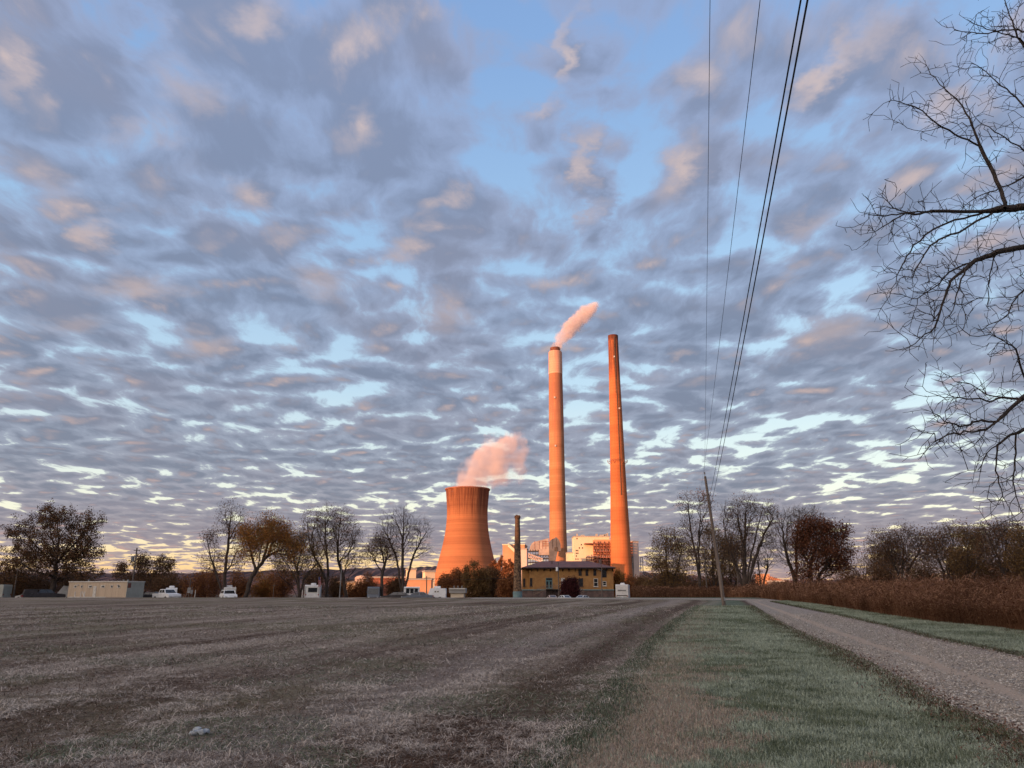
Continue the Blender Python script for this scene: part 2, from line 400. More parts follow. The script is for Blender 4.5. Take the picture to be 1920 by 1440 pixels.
M = {
    'bark': mat('bark', (.075, .055, .043), (.035, .026, .022), 6, .9, .5, 30, stretch=(1, 1, .2)),
    'near_bark': mat('near_bark', (.060, .044, .034), (.022, .017, .015), 14, .9, .7, 60, stretch=(1, 1, .35)),
    'twig': mat('twig', (.085, .058, .045), (.05, .034, .028), 2, .9),
    'white': mat('white_paint', (.74, .74, .73), (.62, .62, .61), 1.5, .45),
    'rv_white': mat('weathered_white', (.66, .65, .62), (.55, .54, .52), 2.5, .5),
    'glass': mat('dark_glass', (.015, .018, .022), (.03, .032, .035), 3, .12, spec=.6),
    'tyre': mat('tyre_rubber', (.018, .018, .018), (.03, .03, .03), 10, .85),
    'chrome': mat('dull_metal', (.35, .35, .36), (.25, .25, .25), 4, .4, metal=.7),
    'dark_paint': mat('dark_paint', (.045, .042, .045), (.03, .028, .03), 2, .35),
    'grey_paint': mat('grey_paint', (.13, .15, .18), (.10, .115, .14), 2, .35),
    'lamp_red': mat('red_lens', (.30, .02, .015), (.2, .015, .01), 8, .3),
    'lamp_clear': mat('clear_lens', (.5, .5, .48), (.4, .4, .4), 8, .2),
    'tan_siding': mat('tan_siding', (.50, .39, .28), (.42, .33, .24), .8, .7, .2, 12, stretch=(4, 1, .3)),
    'grey_siding': mat('grey_siding', (.36, .36, .31), (.30, .30, .26), .8, .7, .2, 12),
    'trim': mat('white_trim', (.60, .57, .50), (.48, .45, .40), 3, .6),
    'wood_pole': mat('weathered_pole_wood', (.20, .155, .125), (.11, .085, .07), 3, .85, .5, 14, stretch=(1, 1, .08)),
    'far_pole': mat('old_pole_wood', (.15, .12, .10), (.09, .07, .06), 3, .85, stretch=(1, 1, .1)),
    'metal_grey': mat('galvanised', (.25, .25, .25), (.16, .16, .16), 2, .6, metal=.3),
    'yellow_brick': mat('yellow_brick', (.36, .19, .065), (.27, .135, .05), .8, .85, .4, 9),
    'base_brick': mat('basement_brick', (.15, .10, .085), (.09, .065, .06), .9, .9, .4, 9),
    'roof_maroon': mat('maroon_roofing', (.15, .060, .045), (.10, .042, .034), .6, .6, .4, 7, stretch=(1, 1, 4)),
    'soffit': mat('dark_soffit', (.05, .032, .028), (.035, .025, .02), 2, .8),
    'teal': mat('teal_paint', (.10, .19, .19), (.07, .14, .15), 2, .6),
    'tank_teal': mat('pale_teal_tank', (.16, .24, .24), (.12, .19, .20), 1, .6),
    'wood_rail': mat('rail_wood', (.25, .17, .12), (.16, .11, .08), 3, .8),
    'plant_cream': mat('cream_cladding', (.62, .52, .38), (.54, .45, .33), .05, .7, .2, 1.2, stretch=(1, 1, .2)),
    'plant_pink': mat('pale_cladding', (.58, .46, .40), (.5, .4, .36), .05, .7, .2, 1.2, stretch=(1, 1, .2)),
    'plant_orange': mat('buff_brickwork', (.50, .27, .16), (.42, .22, .13), .08, .8, .2, 1.2),
    'plant_grey': mat('grey_cladding', (.34, .33, .31), (.27, .26, .25), .06, .7, .2, 1.2),
    'plant_dark': mat('dark_steelwork', (.07, .06, .055), (.04, .035, .03), .3, .7),
    'plant_red': mat('rusty_steelwork', (.30, .11, .07), (.16, .06, .045), .3, .8),
    'duct': mat('duct_cladding', (.40, .33, .29), (.28, .23, .21), .15, .6, .2, 1.5),
    'duct_dark': mat('weathered_duct', (.13, .13, .145), (.09, .09, .10), .15, .6),
    'wire': mat('black_cable', (.015, .015, .016), (.02, .02, .02), 3, .7),
    'ceramic': mat('insulator_ceramic', (.10, .07, .06), (.2, .2, .2), 9, .3),
    'flag_red': mat('flag_red', (.42, .03, .03), (.35, .03, .03), 4, .8),
    'flag_blue': mat('flag_blue', (.03, .04, .14), (.03, .03, .12), 4, .8),
    'flag_white': mat('flag_white', (.6, .58, .56), (.5, .5, .5), 4, .8),
    'litter_frost': mat('frosted_lump', (.42, .45, .46), (.25, .27, .28), 18, .8, .6, 60),
}

# ------------------------------------------------------------------ terrain
GZ = 0.30                                   # level of the land beyond the field's crest
def gz(Y):
    """the land drops a little further behind the camp"""
    return GZ if Y < 138 else max(GZ - .65, GZ - .65 * (Y - 138) / 27)
def sstep(a, b, x):
    t = np.clip((np.asarray(x, float) - a) / (b - a), 0, 1); return t * t * (3 - 2 * t)
def vnoise(x, y, seed=0):
    x = np.asarray(x, float); y = np.asarray(y, float)
    xi, yi = np.floor(x).astype(np.int64), np.floor(y).astype(np.int64)
    fx, fy = x - xi, y - yi; fx = fx * fx * (3 - 2 * fx); fy = fy * fy * (3 - 2 * fy)
    def h(a, b):
        n = (a * 374761393 + b * 668265263 + seed * 974634777) & 0xFFFFFFFF
        n = ((n ^ (n >> 13)) * 1274126177) & 0xFFFFFFFF
        return ((n ^ (n >> 16)) & 0xFFFF) / 65535.0
    return (h(xi, yi) * (1 - fx) + h(xi + 1, yi) * fx) * (1 - fy) + (h(xi, yi + 1) * (1 - fx) + h(xi + 1, yi + 1) * fx) * fy
def fbm(x, y, seed=0, o=4):
    s_, a, t = 0, 1, 0
    for i in range(o):
        s_ = s_ + a * vnoise(x * 2 ** i, y * 2 ** i, seed + i * 17); t += a; a *= .5
    return s_ / t
SL = 0.0105
def H(x, y):
    """height of the land"""
    x = np.asarray(x, float); y = np.asarray(y, float)
    base = np.maximum(SL * y, -0.2)
    h = base + (GZ + 0.02 - base) * sstep(99, 124, y)
    near = np.clip((60 - y) / 50, 0, 1) * sstep(-8, 2, y)
    return h + near * ((fbm(x * .5, y * .5, 3, 3) - .5) * 0.10 + (fbm(x * 2.2, y * 2.2, 9, 2) - .5) * 0.035)
def G(px, py):
    d = ray(px, py); t = EYE / (SL * d[1] - d[2])
    return d[0] * t, d[1] * t

def boundary(pts, lo, hi):
    g_ = sorted([G(*p)[::-1] for p in pts])
    ys = np.array([lo[0]] + [q[0] for q in g_] + [q[0] for q in hi]); xs = np.array([lo[1]] + [q[1] for q in g_] + [q[1] for q in hi])
    return lambda y: np.interp(y, ys, xs)
x_fv = boundary([(1000, 1432), (1128, 1319), (1201, 1220), (1262, 1165), (1303, 1138), (1330, 1127)], (-60, -20.), [(84, 20.2), (88, 12.5), (91, -5)])
x_vr = boundary([(1396, 1127), (1451, 1162), (1507, 1191), (1586, 1225), (1657, 1262), (1757, 1316), (1851, 1356), (1914, 1392)], (-60, -14.), [(82, 24.0), (86, 21.5), (89, 14.0), (92, -5)])
x_rg = boundary([(1445, 1128), (1539, 1147), (1632, 1167), (1726, 1191), (1820, 1212), (1914, 1230)], (-60, -10.5), [(80, 27.9), (90, 28.8), (94, 26.0), (97, 15.), (99, -5)])
x_gr = boundary([(1452, 1124.5), (1524, 1132), (1641, 1150), (1745, 1166), (1837, 1174), (1915, 1183)], (-60, -2.), [(100, 30.8), (105, 30.)])
FARX = -6.0
def bounds(y):
    a = x_fv(y); b = np.maximum(x_vr(y), a + .02); c = np.maximum(x_rg(y), b + .02); d = np.maximum(x_gr(y), c + .02)
    return a, b, c, d

def sheet(name, ys, left, right, ncol, m_, fan=False, label=None):
    ys = np.asarray(ys, float); t = np.linspace(0, 1, ncol)
    L, Rr = left(ys), right(ys)
    X = L[:, None] + (Rr - L)[:, None] * t[None, :]
    Y = np.repeat(ys[:, None], ncol, 1)
    Z = H(X, Y)
    V = np.stack([X, Y, Z], -1).reshape(-1, 3)
    i = np.arange(len(ys) - 1)[:, None] * ncol + np.arange(ncol - 1)[None, :]
    Fq = np.stack([i, i + 1, i + ncol + 1, i + ncol], -1).reshape(-1, 4)
    dl = (X - L[:, None]).ravel(); dr = (Rr[:, None] - X).ravel()
    me = np_mesh(name, V, Fq, m_, smooth=True, attrs={'dl': ('FLOAT', dl), 'dr': ('FLOAT', dr)})
    o = link(name, me); o['kind'] = 'structure'
    return o

ys_near = np.concatenate([[-60, -40, -20, -8, -2, 1, 3], np.geomspace(4.0, 126, 300)])
def ground_nodes(name):
    m_, n, bs = new_mat(name)
    ge = n.new('ShaderNodeNewGeometry'); P_ = ge.outputs['Position']
    a = n.new('ShaderNodeAttribute'); a.attribute_name = 'dl'; b = n.new('ShaderNodeAttribute'); b.attribute_name = 'dr'
    return m_, n, bs, P_, a.outputs['Fac'], b.outputs['Fac']
def finish(n, bs, c, h, dist, rough=.9):
    n.put(bs.inputs['Base Color'], c); n.put(bs.inputs['Roughness'], rough); bs.inputs['Specular IOR Level'].default_value = .1
    bp = n.new('ShaderNodeBump'); n.put(bp.inputs['Height'], h); bp.inputs['Strength'].default_value = 1.0; bp.inputs['Distance'].default_value = dist
    n.put(bs.inputs['Normal'], bp.outputs[0])

FROST, LITTER, SOIL, OLIVE = (.315, .262, .205), (.19, .135, .09), (.055, .029, .017), (.125, .115, .062)
# stubble field
m_field, n, bs, P_, dl, dr = ground_nodes('frosted_stubble_field')
rows = n.xyz(dr, n.m('MULTIPLY', n.sep(P_)[1], .06), 0)
f1, _ = n.noise(rows, .60, 4, .6); f2, _ = n.noise(P_, .8, 5, .65); f3, _ = n.noise(rows, 2.2, 5, .65)
f4, _ = n.noise(P_, 14, 5, .7); f5, _ = n.noise(n.mapping(P_, sc=(.10, 1.6, 1)), .55, 4, .65)
frost = n.m('ADD', n.m('MULTIPLY', f1, 1.5), n.m('ADD', n.m('MULTIPLY', f2, .3), n.m('ADD', n.m('MULTIPLY', f3, .5), n.m('SUBTRACT', n.m('MULTIPLY', f4, 1.7), .4))))
far_ = n.mr(n.sep(P_)[1], 30, 70)
frost = n.m('ADD', frost, n.m('MULTIPLY', n.m('SUBTRACT', f5, .5), n.m('ADD', .05, n.m('MULTIPLY', far_, 1.0))))
frost = n.mr(frost, 1.30, 1.95)
c = n.mix(frost, SOIL, FROST)
g1, _ = n.noise(n.vm('ADD', P_, (40, 3, 0)), .16, 4, .6)
c = n.mix(n.m('MULTIPLY', n.mr(g1, .46, .62), .55), c, OLIVE)
c = n.mix(n.m('MULTIPLY', n.mr(f4, .4, .65), .25), c, LITTER)
# bare track along the verge, pale two-track further out
edge = n.m('ADD', dr, n.m('MULTIPLY', n.m('SUBTRACT', f2, .5), 1.6))
c = n.mix(n.m('MULTIPLY', n.mr(n.m('ABSOLUTE', n.m('SUBTRACT', edge, 1.0)), .9, .1), .6), c, SOIL)
c = n.mix(n.m('MULTIPLY', n.mr(n.m('ABSOLUTE', n.m('SUBTRACT', edge, 3.2)), 1.4, .2), .45), c, (.30, .255, .225))
c = n.mix(n.m('MULTIPLY', n.mr(n.m('ABSOLUTE', n.m('SUBTRACT', edge, 6.6)), 1.5, .4), .35), c, SOIL)
finish(n, bs, c, n.m('ADD', f4, n.m('MULTIPLY', f3, 1.5)), .05)
# verge grass between field and road
GRN, GRN_D, TAN = (.21, .245, .18), (.075, .095, .052), (.31, .245, .19)
def verge_mat(name, tan):
    m_, n, bs, P_, dl, dr = ground_nodes(name)
    f1, _ = n.noise(P_, .7, 5, .62); f2, _ = n.noise(P_, 4, 5, .65); f3, _ = n.noise(P_, 30, 4, .7)
    c = n.mix(n.mr(n.m('ADD', n.m('MULTIPLY', f1, .6), n.m('MULTIPLY', f2, .6)), .45, .78), GRN_D, GRN)
    c = n.mix(n.mr(f3, .35, .7), n.vm('SCALE', c, .6), c)
    wob = n.m('MULTIPLY', n.m('SUBTRACT', f1, .5), 4.2)
    if tan:
        e = n.m('ADD', dl, wob)
        c = n.mix(n.m('MULTIPLY', n.mr(n.m('ADD', e, n.m('MULTIPLY', n.m('SUBTRACT', f2, .5), 1.8)), 1.8, .7), n.mr(n.sep(P_)[1], 12, 24, .95, .40)), c, TAN)
        c = n.mix(n.m('MULTIPLY', n.mr(n.m('ADD', dl, n.m('MULTIPLY', wob, .35)), .6, .1), .6), c, (.07, .07, .04))
        e2 = n.m('ADD', dr, n.m('MULTIPLY', wob, .5))
        c = n.mix(n.m('MULTIPLY', n.mr(e2, .8, .2), .7), c, (.075, .070, .035))
        c = n.mix(n.m('MULTIPLY', n.mr(e2, .42, .12), .8), c, (.09, .05, .042))
    else:
        e2 = n.m('ADD', dl, n.m('MULTIPLY', wob, .2))
        c = n.mix(n.m('MULTIPLY', n.mr(e2, .55, .15), .8), c, (.06, .05, .028))
        c = n.mix(n.m('MULTIPLY', n.mr(dr, 1.2, .2), .6), c, (.10, .055, .035))
    finish(n, bs, c, n.m('ADD', f2, f3), .04)
    return m_
m_verge = verge_mat('frosted_verge_grass', True); m_side = verge_mat('frosted_roadside_grass', False)
# gravel road
m_road, n, bs, P_, dl, dr = ground_nodes('gravel_surface')
vo = n.new('ShaderNodeTexVoronoi'); n.put(vo.inputs['Vector'], P_); vo.inputs['Scale'].default_value = 30
f1, _ = n.noise(P_, .9, 4, .6); f2, _ = n.noise(P_, 9, 4, .65)
u_ = n.m('DIVIDE', dl, n.m('ADD', dl, dr))
vr, vg, vb = n.sep(vo.outputs['Color'])
stone = n.ramp(vr, [(0, (.10, .088, .078)), (.35, (.25, .22, .18)), (.7, (.38, .34, .29)), (1, (.56, .52, .46))])
c = n.mix(n.mr(f2, .40, .60), stone, (.29, .24, .19))
trk = n.mr(n.m('ABSOLUTE', n.m('SUBTRACT', n.m('ADD', u_, n.m('MULTIPLY', n.m('SUBTRACT', f1, .5), .12)), .36)), .085, .02)
c = n.mix(n.m('MULTIPLY', trk, .92), c, (.42, .33, .25))
trk2 = n.mr(n.m('ABSOLUTE', n.m('SUBTRACT', u_, .86)), .10, .02)
c = n.mix(n.m('MULTIPLY', trk2, .4), c, (.34, .28, .25))
e = n.m('ADD', n.m('MINIMUM', dl, dr), n.m('MULTIPLY', n.m('SUBTRACT', f1, .5), .7))
c = n.mix(n.m('MULTIPLY', n.mr(e, .38, .02), .75), c, (.10, .06, .05))
finish(n, bs, c, n.m('ADD', n.m('MULTIPLY', vo.outputs['Distance'], -1.2), f2), .03)
# rough ground under the reeds and beyond
m_land = mat('rough_land', (.085, .055, .035), (.045, .035, .024), .35, .95, .5, 3)

for o_ in (sheet('field', ys_near, lambda y: x_fv(y) - np.maximum(y, 0) * 1.15 - 14, x_fv, 240, m_field),
           sheet('grass_verge', ys_near, x_fv, lambda y: bounds(y)[1], 60, m_verge),
           sheet('gravel_road', ys_near, lambda y: bounds(y)[1], lambda y: bounds(y)[2], 40, m_road),
           sheet('roadside_grass', ys_near, lambda y: bounds(y)[2], lambda y: bounds(y)[3], 24, m_side),
           sheet('rough_ground', ys_near, lambda y: bounds(y)[3], lambda y: bounds(y)[3] * 0 + 260, 60, m_land)):
    pass
sheet('field_far_side', ys_near[::3], lambda y: y * 0 - 320, lambda y: x_fv(y) - np.maximum(y, 0) * 1.15 - 14, 40, m_field)
mb = MB(); mb.add([(-7000, 120, GZ - .05), (7000, 120, GZ - .05), (7000, 138, GZ - .05), (-7000, 138, GZ - .05), (-7000, -3000, -.5), (7000, -3000, -.5), (7000, 120, -.5), (-7000, 120, -.5), (-7000, 165, GZ - .7), (7000, 165, GZ - .7), (7000, 9000, GZ - .7), (-7000, 9000, GZ - .7)], [(0, 1, 2, 3), (4, 5, 6, 7), (7, 6, 1, 0), (3, 2, 9, 8), (8, 9, 10, 11)])
mb.build('ground', m_land)['kind'] = 'structure'

# wooded hills on the horizon, and an unseen ridge added behind the camera to shade the field
m_hill = mat('bare_autumn_woods', (.115, .065, .058), (.05, .034, .038), .03, .95, 1.0, .25, lo=.3, hi=.7)  # brown of bare woods, with mauve mixed in to stand for distance haze
def ridge(name, prof, Yf, Yt, Yb, amp, step, m_, seed):
    xs = np.arange(prof[0][0], prof[-1][0], step)
    hz = np.interp(xs, [p[0] for p in prof], [p[1] for p in prof])
    tt = np.array([0, .25, .5, .7, .85, .95, 1, 1.05, 1.2, 1.6, 2.0])
    hh = np.array([0, .25, .55, .78, .93, .99, 1, .99, .9, .5, 0])
    V = []
    for t, h in zip(tt, hh):
        y = Yf + (Yt - Yf) * t if t <= 1 else Yt + (Yb - Yt) * (t - 1)
        z = GZ - 1 + hz * h + (h > 0) * (fbm(xs / 28., y / 28. + 0 * xs, seed, 2) * amp * .7 + rng.random(len(xs)) * amp)
        V.append(np.stack([xs, np.full_like(xs, y) + (rng.random(len(xs)) - .5) * step * 3, z], -1))
    V = np.concatenate(V); c_ = len(xs)
    i = np.arange(len(tt) - 1)[:, None] * c_ + np.arange(c_ - 1)[None, :]
    Fq = np.stack([i, i + 1, i + c_ + 1, i + c_], -1).reshape(-1, 4)
    o = link(name, np_mesh(name, V, Fq, m_)); o['kind'] = 'structure'
    return o
prof = [(-3200, 40)] + [((at(px, 1100, 1500).x), at(px, py, 1500).z) for px, py in
    ((-600, 1080), (0, 1079), (200, 1080), (340, 1080), (450, 1077), (600, 1073), (700, 1069), (760, 1070), (812, 1066), (900, 1072), (1200, 1078), (1245, 1081), (1400, 1092), (1620, 1094), (1920, 1097), (2500, 1095))] + [(3200, 30)]
ridge('wooded_hills', prof, 1150, 1500, 2100, 5.0, 5.0, m_hill, 5)
o_ = ridge('added_shading_ridge', [(-700, 36), (700, 36)], 0, 60, 120, 3, 4.0, m_hill, 8)
o_.rotation_euler = (0, 0, R(180 - SUN_AZ)); o_.location = (-math.sin(R(SUN_AZ)) * 95, -math.cos(R(SUN_AZ)) * 95, 0)

# ------------------------------------------------------------------ grass, litter and stones near the camera
def blades(name, label, cat, m_, X, Y, L, W, lean, tint, curl=.5, z0=0.0):
    """one thin bent blade per point: root, mid, tip"""
    n_ = len(X); az = rng.random(n_) * 2 * np.pi; el = lean
    d = np.stack([np.cos(az) * np.cos(el), np.sin(az) * np.cos(el), np.sin(el)], -1)
    s_ = np.stack([-np.sin(az), np.cos(az), rng.normal(0, .25, n_)], -1) * W[:, None] * .5
    p0 = np.stack([X, Y, H(X, Y) + z0], -1)
    p1 = p0 + d * (L * .55)[:, None] + np.array([0, 0, 1.]) * (L * .10 * curl)[:, None]
    p2 = p0 + d * L[:, None] + np.stack([rng.normal(0, .12, n_) * L, rng.normal(0, .12, n_) * L, -L * .22 * curl], -1)
    V = np.stack([p0 - s_, p0 + s_, p1 + s_ * .8, p1 - s_ * .8, p2], 1).reshape(-1, 3)
    b = np.arange(n_) * 5
    F = np.concatenate([np.stack([b, b + 1, b + 2], -1), np.stack([b, b + 2, b + 3], -1), np.stack([b + 3, b + 2, b + 4], -1)])
    T = np.repeat(np.concatenate([tint, np.ones((n_, 1))], 1), 5, 0)
    o = link(name, np_mesh(name, V, F, m_, attrs={'tint': ('FLOAT_COLOR', T)}))
    return tag(o, label, cat, kind='stuff')
def scatter_y(n_, y0, y1, p=2.0):
    """distances with density falling as distance grows"""
    u = rng.random(n_); k_ = p - 1
    a, b = y0 ** (1 - p + 1e-9), y1 ** (1 - p + 1e-9)
    return (a + (b - a) * u) ** (1 / (1 - p + 1e-9))
m_blade = attr_mat('frosted_blades')
def mixc(t, a, b): return a + (b - a) * np.clip(t, 0, 1)[:, None]
A = lambda *c: np.array(c)[None, :]

# stubble litter on the field
n_ = 700000
Y = scatter_y(n_, 4.4, 60, 1.75); X = (rng.random(n_) * 1.36 - .70) * Y
keep = X < x_fv(Y) + rng.normal(0, .14, n_) + (fbm(X * 1.1, Y * .8, 25, 3) - .42) * 1.3 * np.clip(Y / 9, .5, 1.6); X, Y = X[keep], Y[keep]; n_ = len(X)
ed = np.maximum(x_fv(Y) - X, 0)
fr = fbm((x_fv(Y) - X) * .6, Y * .035, 21, 3) * 1.3 - .2 + fbm(X * .9, Y * .9, 22, 3) * .6 + fbm(X * 3, Y * 3, 23, 2) * .5
fr = sstep(.78, 1.22, fr)
fr = fr * (1 - .75 * np.exp(-((ed - 1.0 - (fbm(X, Y, 5, 2) - .5)) / .8) ** 2)) + .35 * np.exp(-((ed - 3.1) / 1.1) ** 2)
fr = np.clip(fr + (fbm(X * 7, Y * 7, 27, 2) - .5) * 1.5, 0, 1)
keep = rng.random(n_) < .30 + .70 * fr; X, Y, fr, ed = X[keep], Y[keep], fr[keep], ed[keep]; n_ = len(X)
u = rng.random(n_)
ti = mixc(np.clip(fr * 1.0 + rng.normal(0, .28, n_), 0, 1), A(.078, .040, .024), A(.48, .415, .345)) * (.65 + .7 * u)[:, None]
grn = (fbm(X * .35 + 9, Y * .35, 31, 3) > .56) & (rng.random(n_) < .45)
ti[grn] = (A(.10, .12, .07) * (.6 + .9 * rng.random(grn.sum()))[:, None])
sc = 1 + np.clip(Y - 9, 0, 60) / 26
blades('field_stubble', 'frosty dead stubble and straw litter lying over the field', 'stubble', m_blade, X, Y, (.04 + .11 * rng.random(n_) ** 1.9) * sc, (.0034 + .0036 * rng.random(n_)) * sc, np.abs(rng.normal(.12, .28, n_)), ti, .6, z0=.012)
# verge grass
def vtint(X, Y, tan=True):
    n_ = len(X); a, b, c_, d_ = bounds(Y)
    g_ = fbm(X * .7, Y * .7, 41, 3) * .6 + fbm(X * 3, Y * 3, 43, 2) * .4
    ti = mixc(sstep(.30, .66, g_ + rng.normal(0, .10, n_)), A(.11, .13, .075), A(.34, .38, .285))
    if tan:
        w_ = (fbm(X * .55, Y * .55, 51, 3) - .5) * 4.2 + (fbm(X * 2.5, Y * 2.5, 52, 2) - .5) * 2.2
        tn = 1 - sstep(.9, 1.9, (X - a) + w_)
        pick = rng.random(n_) < tn * np.interp(Y, [8, 12, 18, 40], [.85, .75, .45, .25])
        ti[pick] = mixc(rng.random(pick.sum()), A(.24, .175, .13), A(.44, .36, .28))
        fringe = (rng.random(n_) < .85 * (1 - sstep(.1, .65, (X - a) + w_ * .16)))
        ti[fringe] = mixc(rng.random(fringe.sum()) ** 2, A(.035, .045, .02), A(.20, .24, .17))
        rd = (rng.random(n_) < .75 * (1 - sstep(.05, .75, (b - X) + w_ * .22)))
        ti[rd] = mixc(rng.random(rd.sum()) ** 2, A(.045, .045, .02), A(.13, .13, .07))
    else:
        rd = (rng.random(n_) < .8 * (1 - sstep(.1, .6, X - c_)))
        ti[rd] = mixc(rng.random(rd.sum()) ** 2, A(.045, .045, .02), A(.12, .11, .06))
    return ti * (.75 + .5 * rng.random(n_))[:, None]
n_ = 480000
Y = scatter_y(n_, 4.4, 62, 1.9); a, b, c_, d_ = bounds(Y)
X = a - .15 + rng.random(n_) * (b - a + .3)
keep = (np.abs(X) < .72 * Y + 1.5) & (rng.random(n_) < np.clip((b - a) / 6.5, .3, 1)); X, Y = X[keep], Y[keep]; n_ = len(X)
sc = 1 + np.clip(Y - 8, 0, 60) / 22
blades('verge_grass_blades', 'short frosty green grass of the verge with dead tan patches', 'grass', m_blade, X, Y, (.028 + .045 * rng.random(n_)) * sc ** .5, (.0035 + .002 * rng.random(n_)) * sc, np.clip(rng.normal(.85, .35, n_), .1, 1.5), vtint(X, Y), .8)
n_ = 150000
Y = scatter_y(n_, 7, 80, 1.6); a, b, c_, d_ = bounds(Y)
X = c_ - .1 + rng.random(n_) * (d_ - c_ + .2)
keep = (np.abs(X) < .75 * Y + 5); X, Y = X[keep], Y[keep]; n_ = len(X)
sc = 1 + np.clip(Y - 8, 0, 60) / 22
blades('roadside_grass_blades', 'frosty green grass strip between gravel road and reeds', 'grass', m_blade, X, Y, (.03 + .05 * rng.random(n_)) * sc ** .5, (.0035 + .002 * rng.random(n_)) * sc, np.clip(rng.normal(.85, .35, n_), .1, 1.5), vtint(X, Y, False), .8)
# loose stones of the road
n_ = 110000
Y = scatter_y(n_, 6.5, 45, 2.0); a, b, c_, d_ = bounds(Y)
t_ = rng.random(n_)
X = b - .5 + (c_ - b + .8) * t_ + rng.normal(0, .06, n_)
out_ = (X < b) | (X > c_)
keep = (np.abs(X / Y) < .75) & (~out_ | (rng.random(n_) < .30 * np.exp(-(b - X).clip(0) / .18))) & (rng.random(n_) < 1 - .92 * np.exp(-(((X - b) / (c_ - b) - .36) / .075) ** 2)); X, Y = X[keep], Y[keep]; n_ = len(X)
r_ = (.005 + .016 * rng.random(n_) ** 3.2) * (1 + np.clip(Y - 9, 0, 60) / 70)
oc = np.array([(1, 0, 0), (0, 1, 0), (-1, 0, 0), (0, -1, 0), (.1, .1, .8), (0, 0, -.6)], float)
of = np.array([(0, 1, 4), (1, 2, 4), (2, 3, 4), (3, 0, 4), (1, 0, 5), (2, 1, 5), (3, 2, 5), (0, 3, 5)])
V = oc[None] * (1 + rng.normal(0, .28, (n_, 6, 3))); an = rng.random(n_) * 6.28; ca, sa = np.cos(an)[:, None], np.sin(an)[:, None]
V = np.stack([V[..., 0] * ca - V[..., 1] * sa, V[..., 0] * sa + V[..., 1] * ca, V[..., 2]], -1) * r_[:, None, None]
V = V + np.stack([X, Y, H(X, Y) + r_ * .35], -1)[:, None, :]
F = (of[None] + (np.arange(n_) * 6)[:, None, None]).reshape(-1, 3)
m_stone = island_mat('road_stones', [(.12, .10, .09), (.24, .21, .17), (.34, .305, .26), (.29, .24, .19), (.42, .38, .325), (.54, .50, .44)], .8)
tag(link('road_gravel', np_mesh('road_gravel', V.reshape(-1, 3), F, m_stone)), 'loose grey gravel stones strewn over the road', 'gravel', kind='stuff')

# dead leaves and turf crumbs blown against both edges of the road
n_ = 9000
Y = scatter_y(n_, 6.5, 50, 1.9); a, b, c_, d_ = bounds(Y)
X = np.where(rng.random(n_) < .7, b + rng.normal(-.05, .28, n_), c_ + rng.normal(.05, .18, n_)); keep = np.abs(X / Y) < .75; X, Y = X[keep], Y[keep]; n_ = len(X)
blades('roadside_debris', 'dead brown leaves and turf crumbs along the road edges', 'leaf litter', m_blade, X, Y, .03 + .05 * rng.random(n_), (.012 + .018 * rng.random(n_)), np.abs(rng.normal(.1, .3, n_)), mixc(rng.random(n_), A(.07, .035, .025), A(.20, .11, .07)), .5, z0=.01)

# ------------------------------------------------------------------ reeds
m_reed = attr_mat('dry_reeds', .8)
n_ = 52000
Y = scatter_y(n_, 20, 112, 1.55); gx = x_gr(Y)
X = gx + .15 + np.abs(rng.normal(0, 1, n_)) ** 1.3 * 2.2
ed = X - gx
hgt = (.95 + .75 * sstep(0, 2.0, ed)) * (.45 + .95 * fbm(X * .45, Y * .45, 61, 3)) * (.75 + .35 * rng.random(n_)) + .55 * (rng.random(n_) < .06) * (1 + .12 * sstep(40, 90, Y))
def stalks(X, Y, hgt, leaf=3, zb=None):
    n_ = len(X); wd = .006 * (1 + np.clip(Y - 20, 0, 90) / 30)
    az = rng.random(n_) * 6.28; le = np.abs(rng.normal(0, .16, n_))
    up = np.stack([np.cos(az) * np.sin(le), np.sin(az) * np.sin(le), np.cos(le)], -1)
    p0 = np.stack([X, Y, (H(X, Y) if zb is None else zb)], -1)
    mid = p0 + up * (hgt * .55)[:, None]; top = p0 + up * hgt[:, None] + np.stack([rng.normal(0, .07, n_), rng.normal(0, .07, n_), 0 * X], -1) * hgt[:, None]
    sd = np.stack([np.ones(n_), 0 * X, 0 * X], -1) * wd[:, None]
    V = [np.stack([p0 - sd, p0 + sd, mid + sd * .8, mid - sd * .8, top], 1)]
    base = mixc(rng.random(n_), A(.115, .050, .027), A(.28, .15, .085)) * (.25 + 1.3 * fbm(X * .35, Y * .35, 63, 3))[:, None]
    T = [np.repeat(base[:, None], 5, 1)]
    for k_ in range(leaf):
        t = .15 + .8 * rng.random(n_); q = p0 + up * (hgt * t)[:, None]
        az2 = rng.random(n_) * 6.28; L_ = (.14 + .24 * rng.random(n_)) * (hgt / 1.7)
        d = np.stack([np.cos(az2), np.sin(az2), .5 + rng.random(n_) * .9], -1)
        m1 = q + d * (L_ * .45)[:, None]; e1 = q + d * (L_ * .8)[:, None] + np.stack([np.cos(az2) * .3, np.sin(az2) * .3, -.35 - .5 * rng.random(n_)], -1) * L_[:, None]
        s2 = np.stack([-np.sin(az2) * .6, np.cos(az2) * .6, .6 + 0 * X], -1) * (wd * 1.5)[:, None]
        V.append(np.stack([q - s2, q + s2, m1 + s2, m1 - s2, e1], 1))
        T.append(np.repeat((mixc(rng.random(n_) ** 1.5, A(.09, .036, .020), A(.30, .16, .09)))[:, None], 5, 1))
    V = np.concatenate(V).reshape(-1, 3); T = np.concatenate(T).reshape(-1, 3)
    b = np.arange(len(V) // 5) * 5
    F = np.concatenate([np.stack([b, b + 1, b + 2], -1), np.stack([b, b + 2, b + 3], -1), np.stack([b + 3, b + 2, b + 4], -1)])
    return V, F, np.concatenate([T, np.ones((len(T), 1))], 1)
V, F, T = stalks(X, Y, hgt)
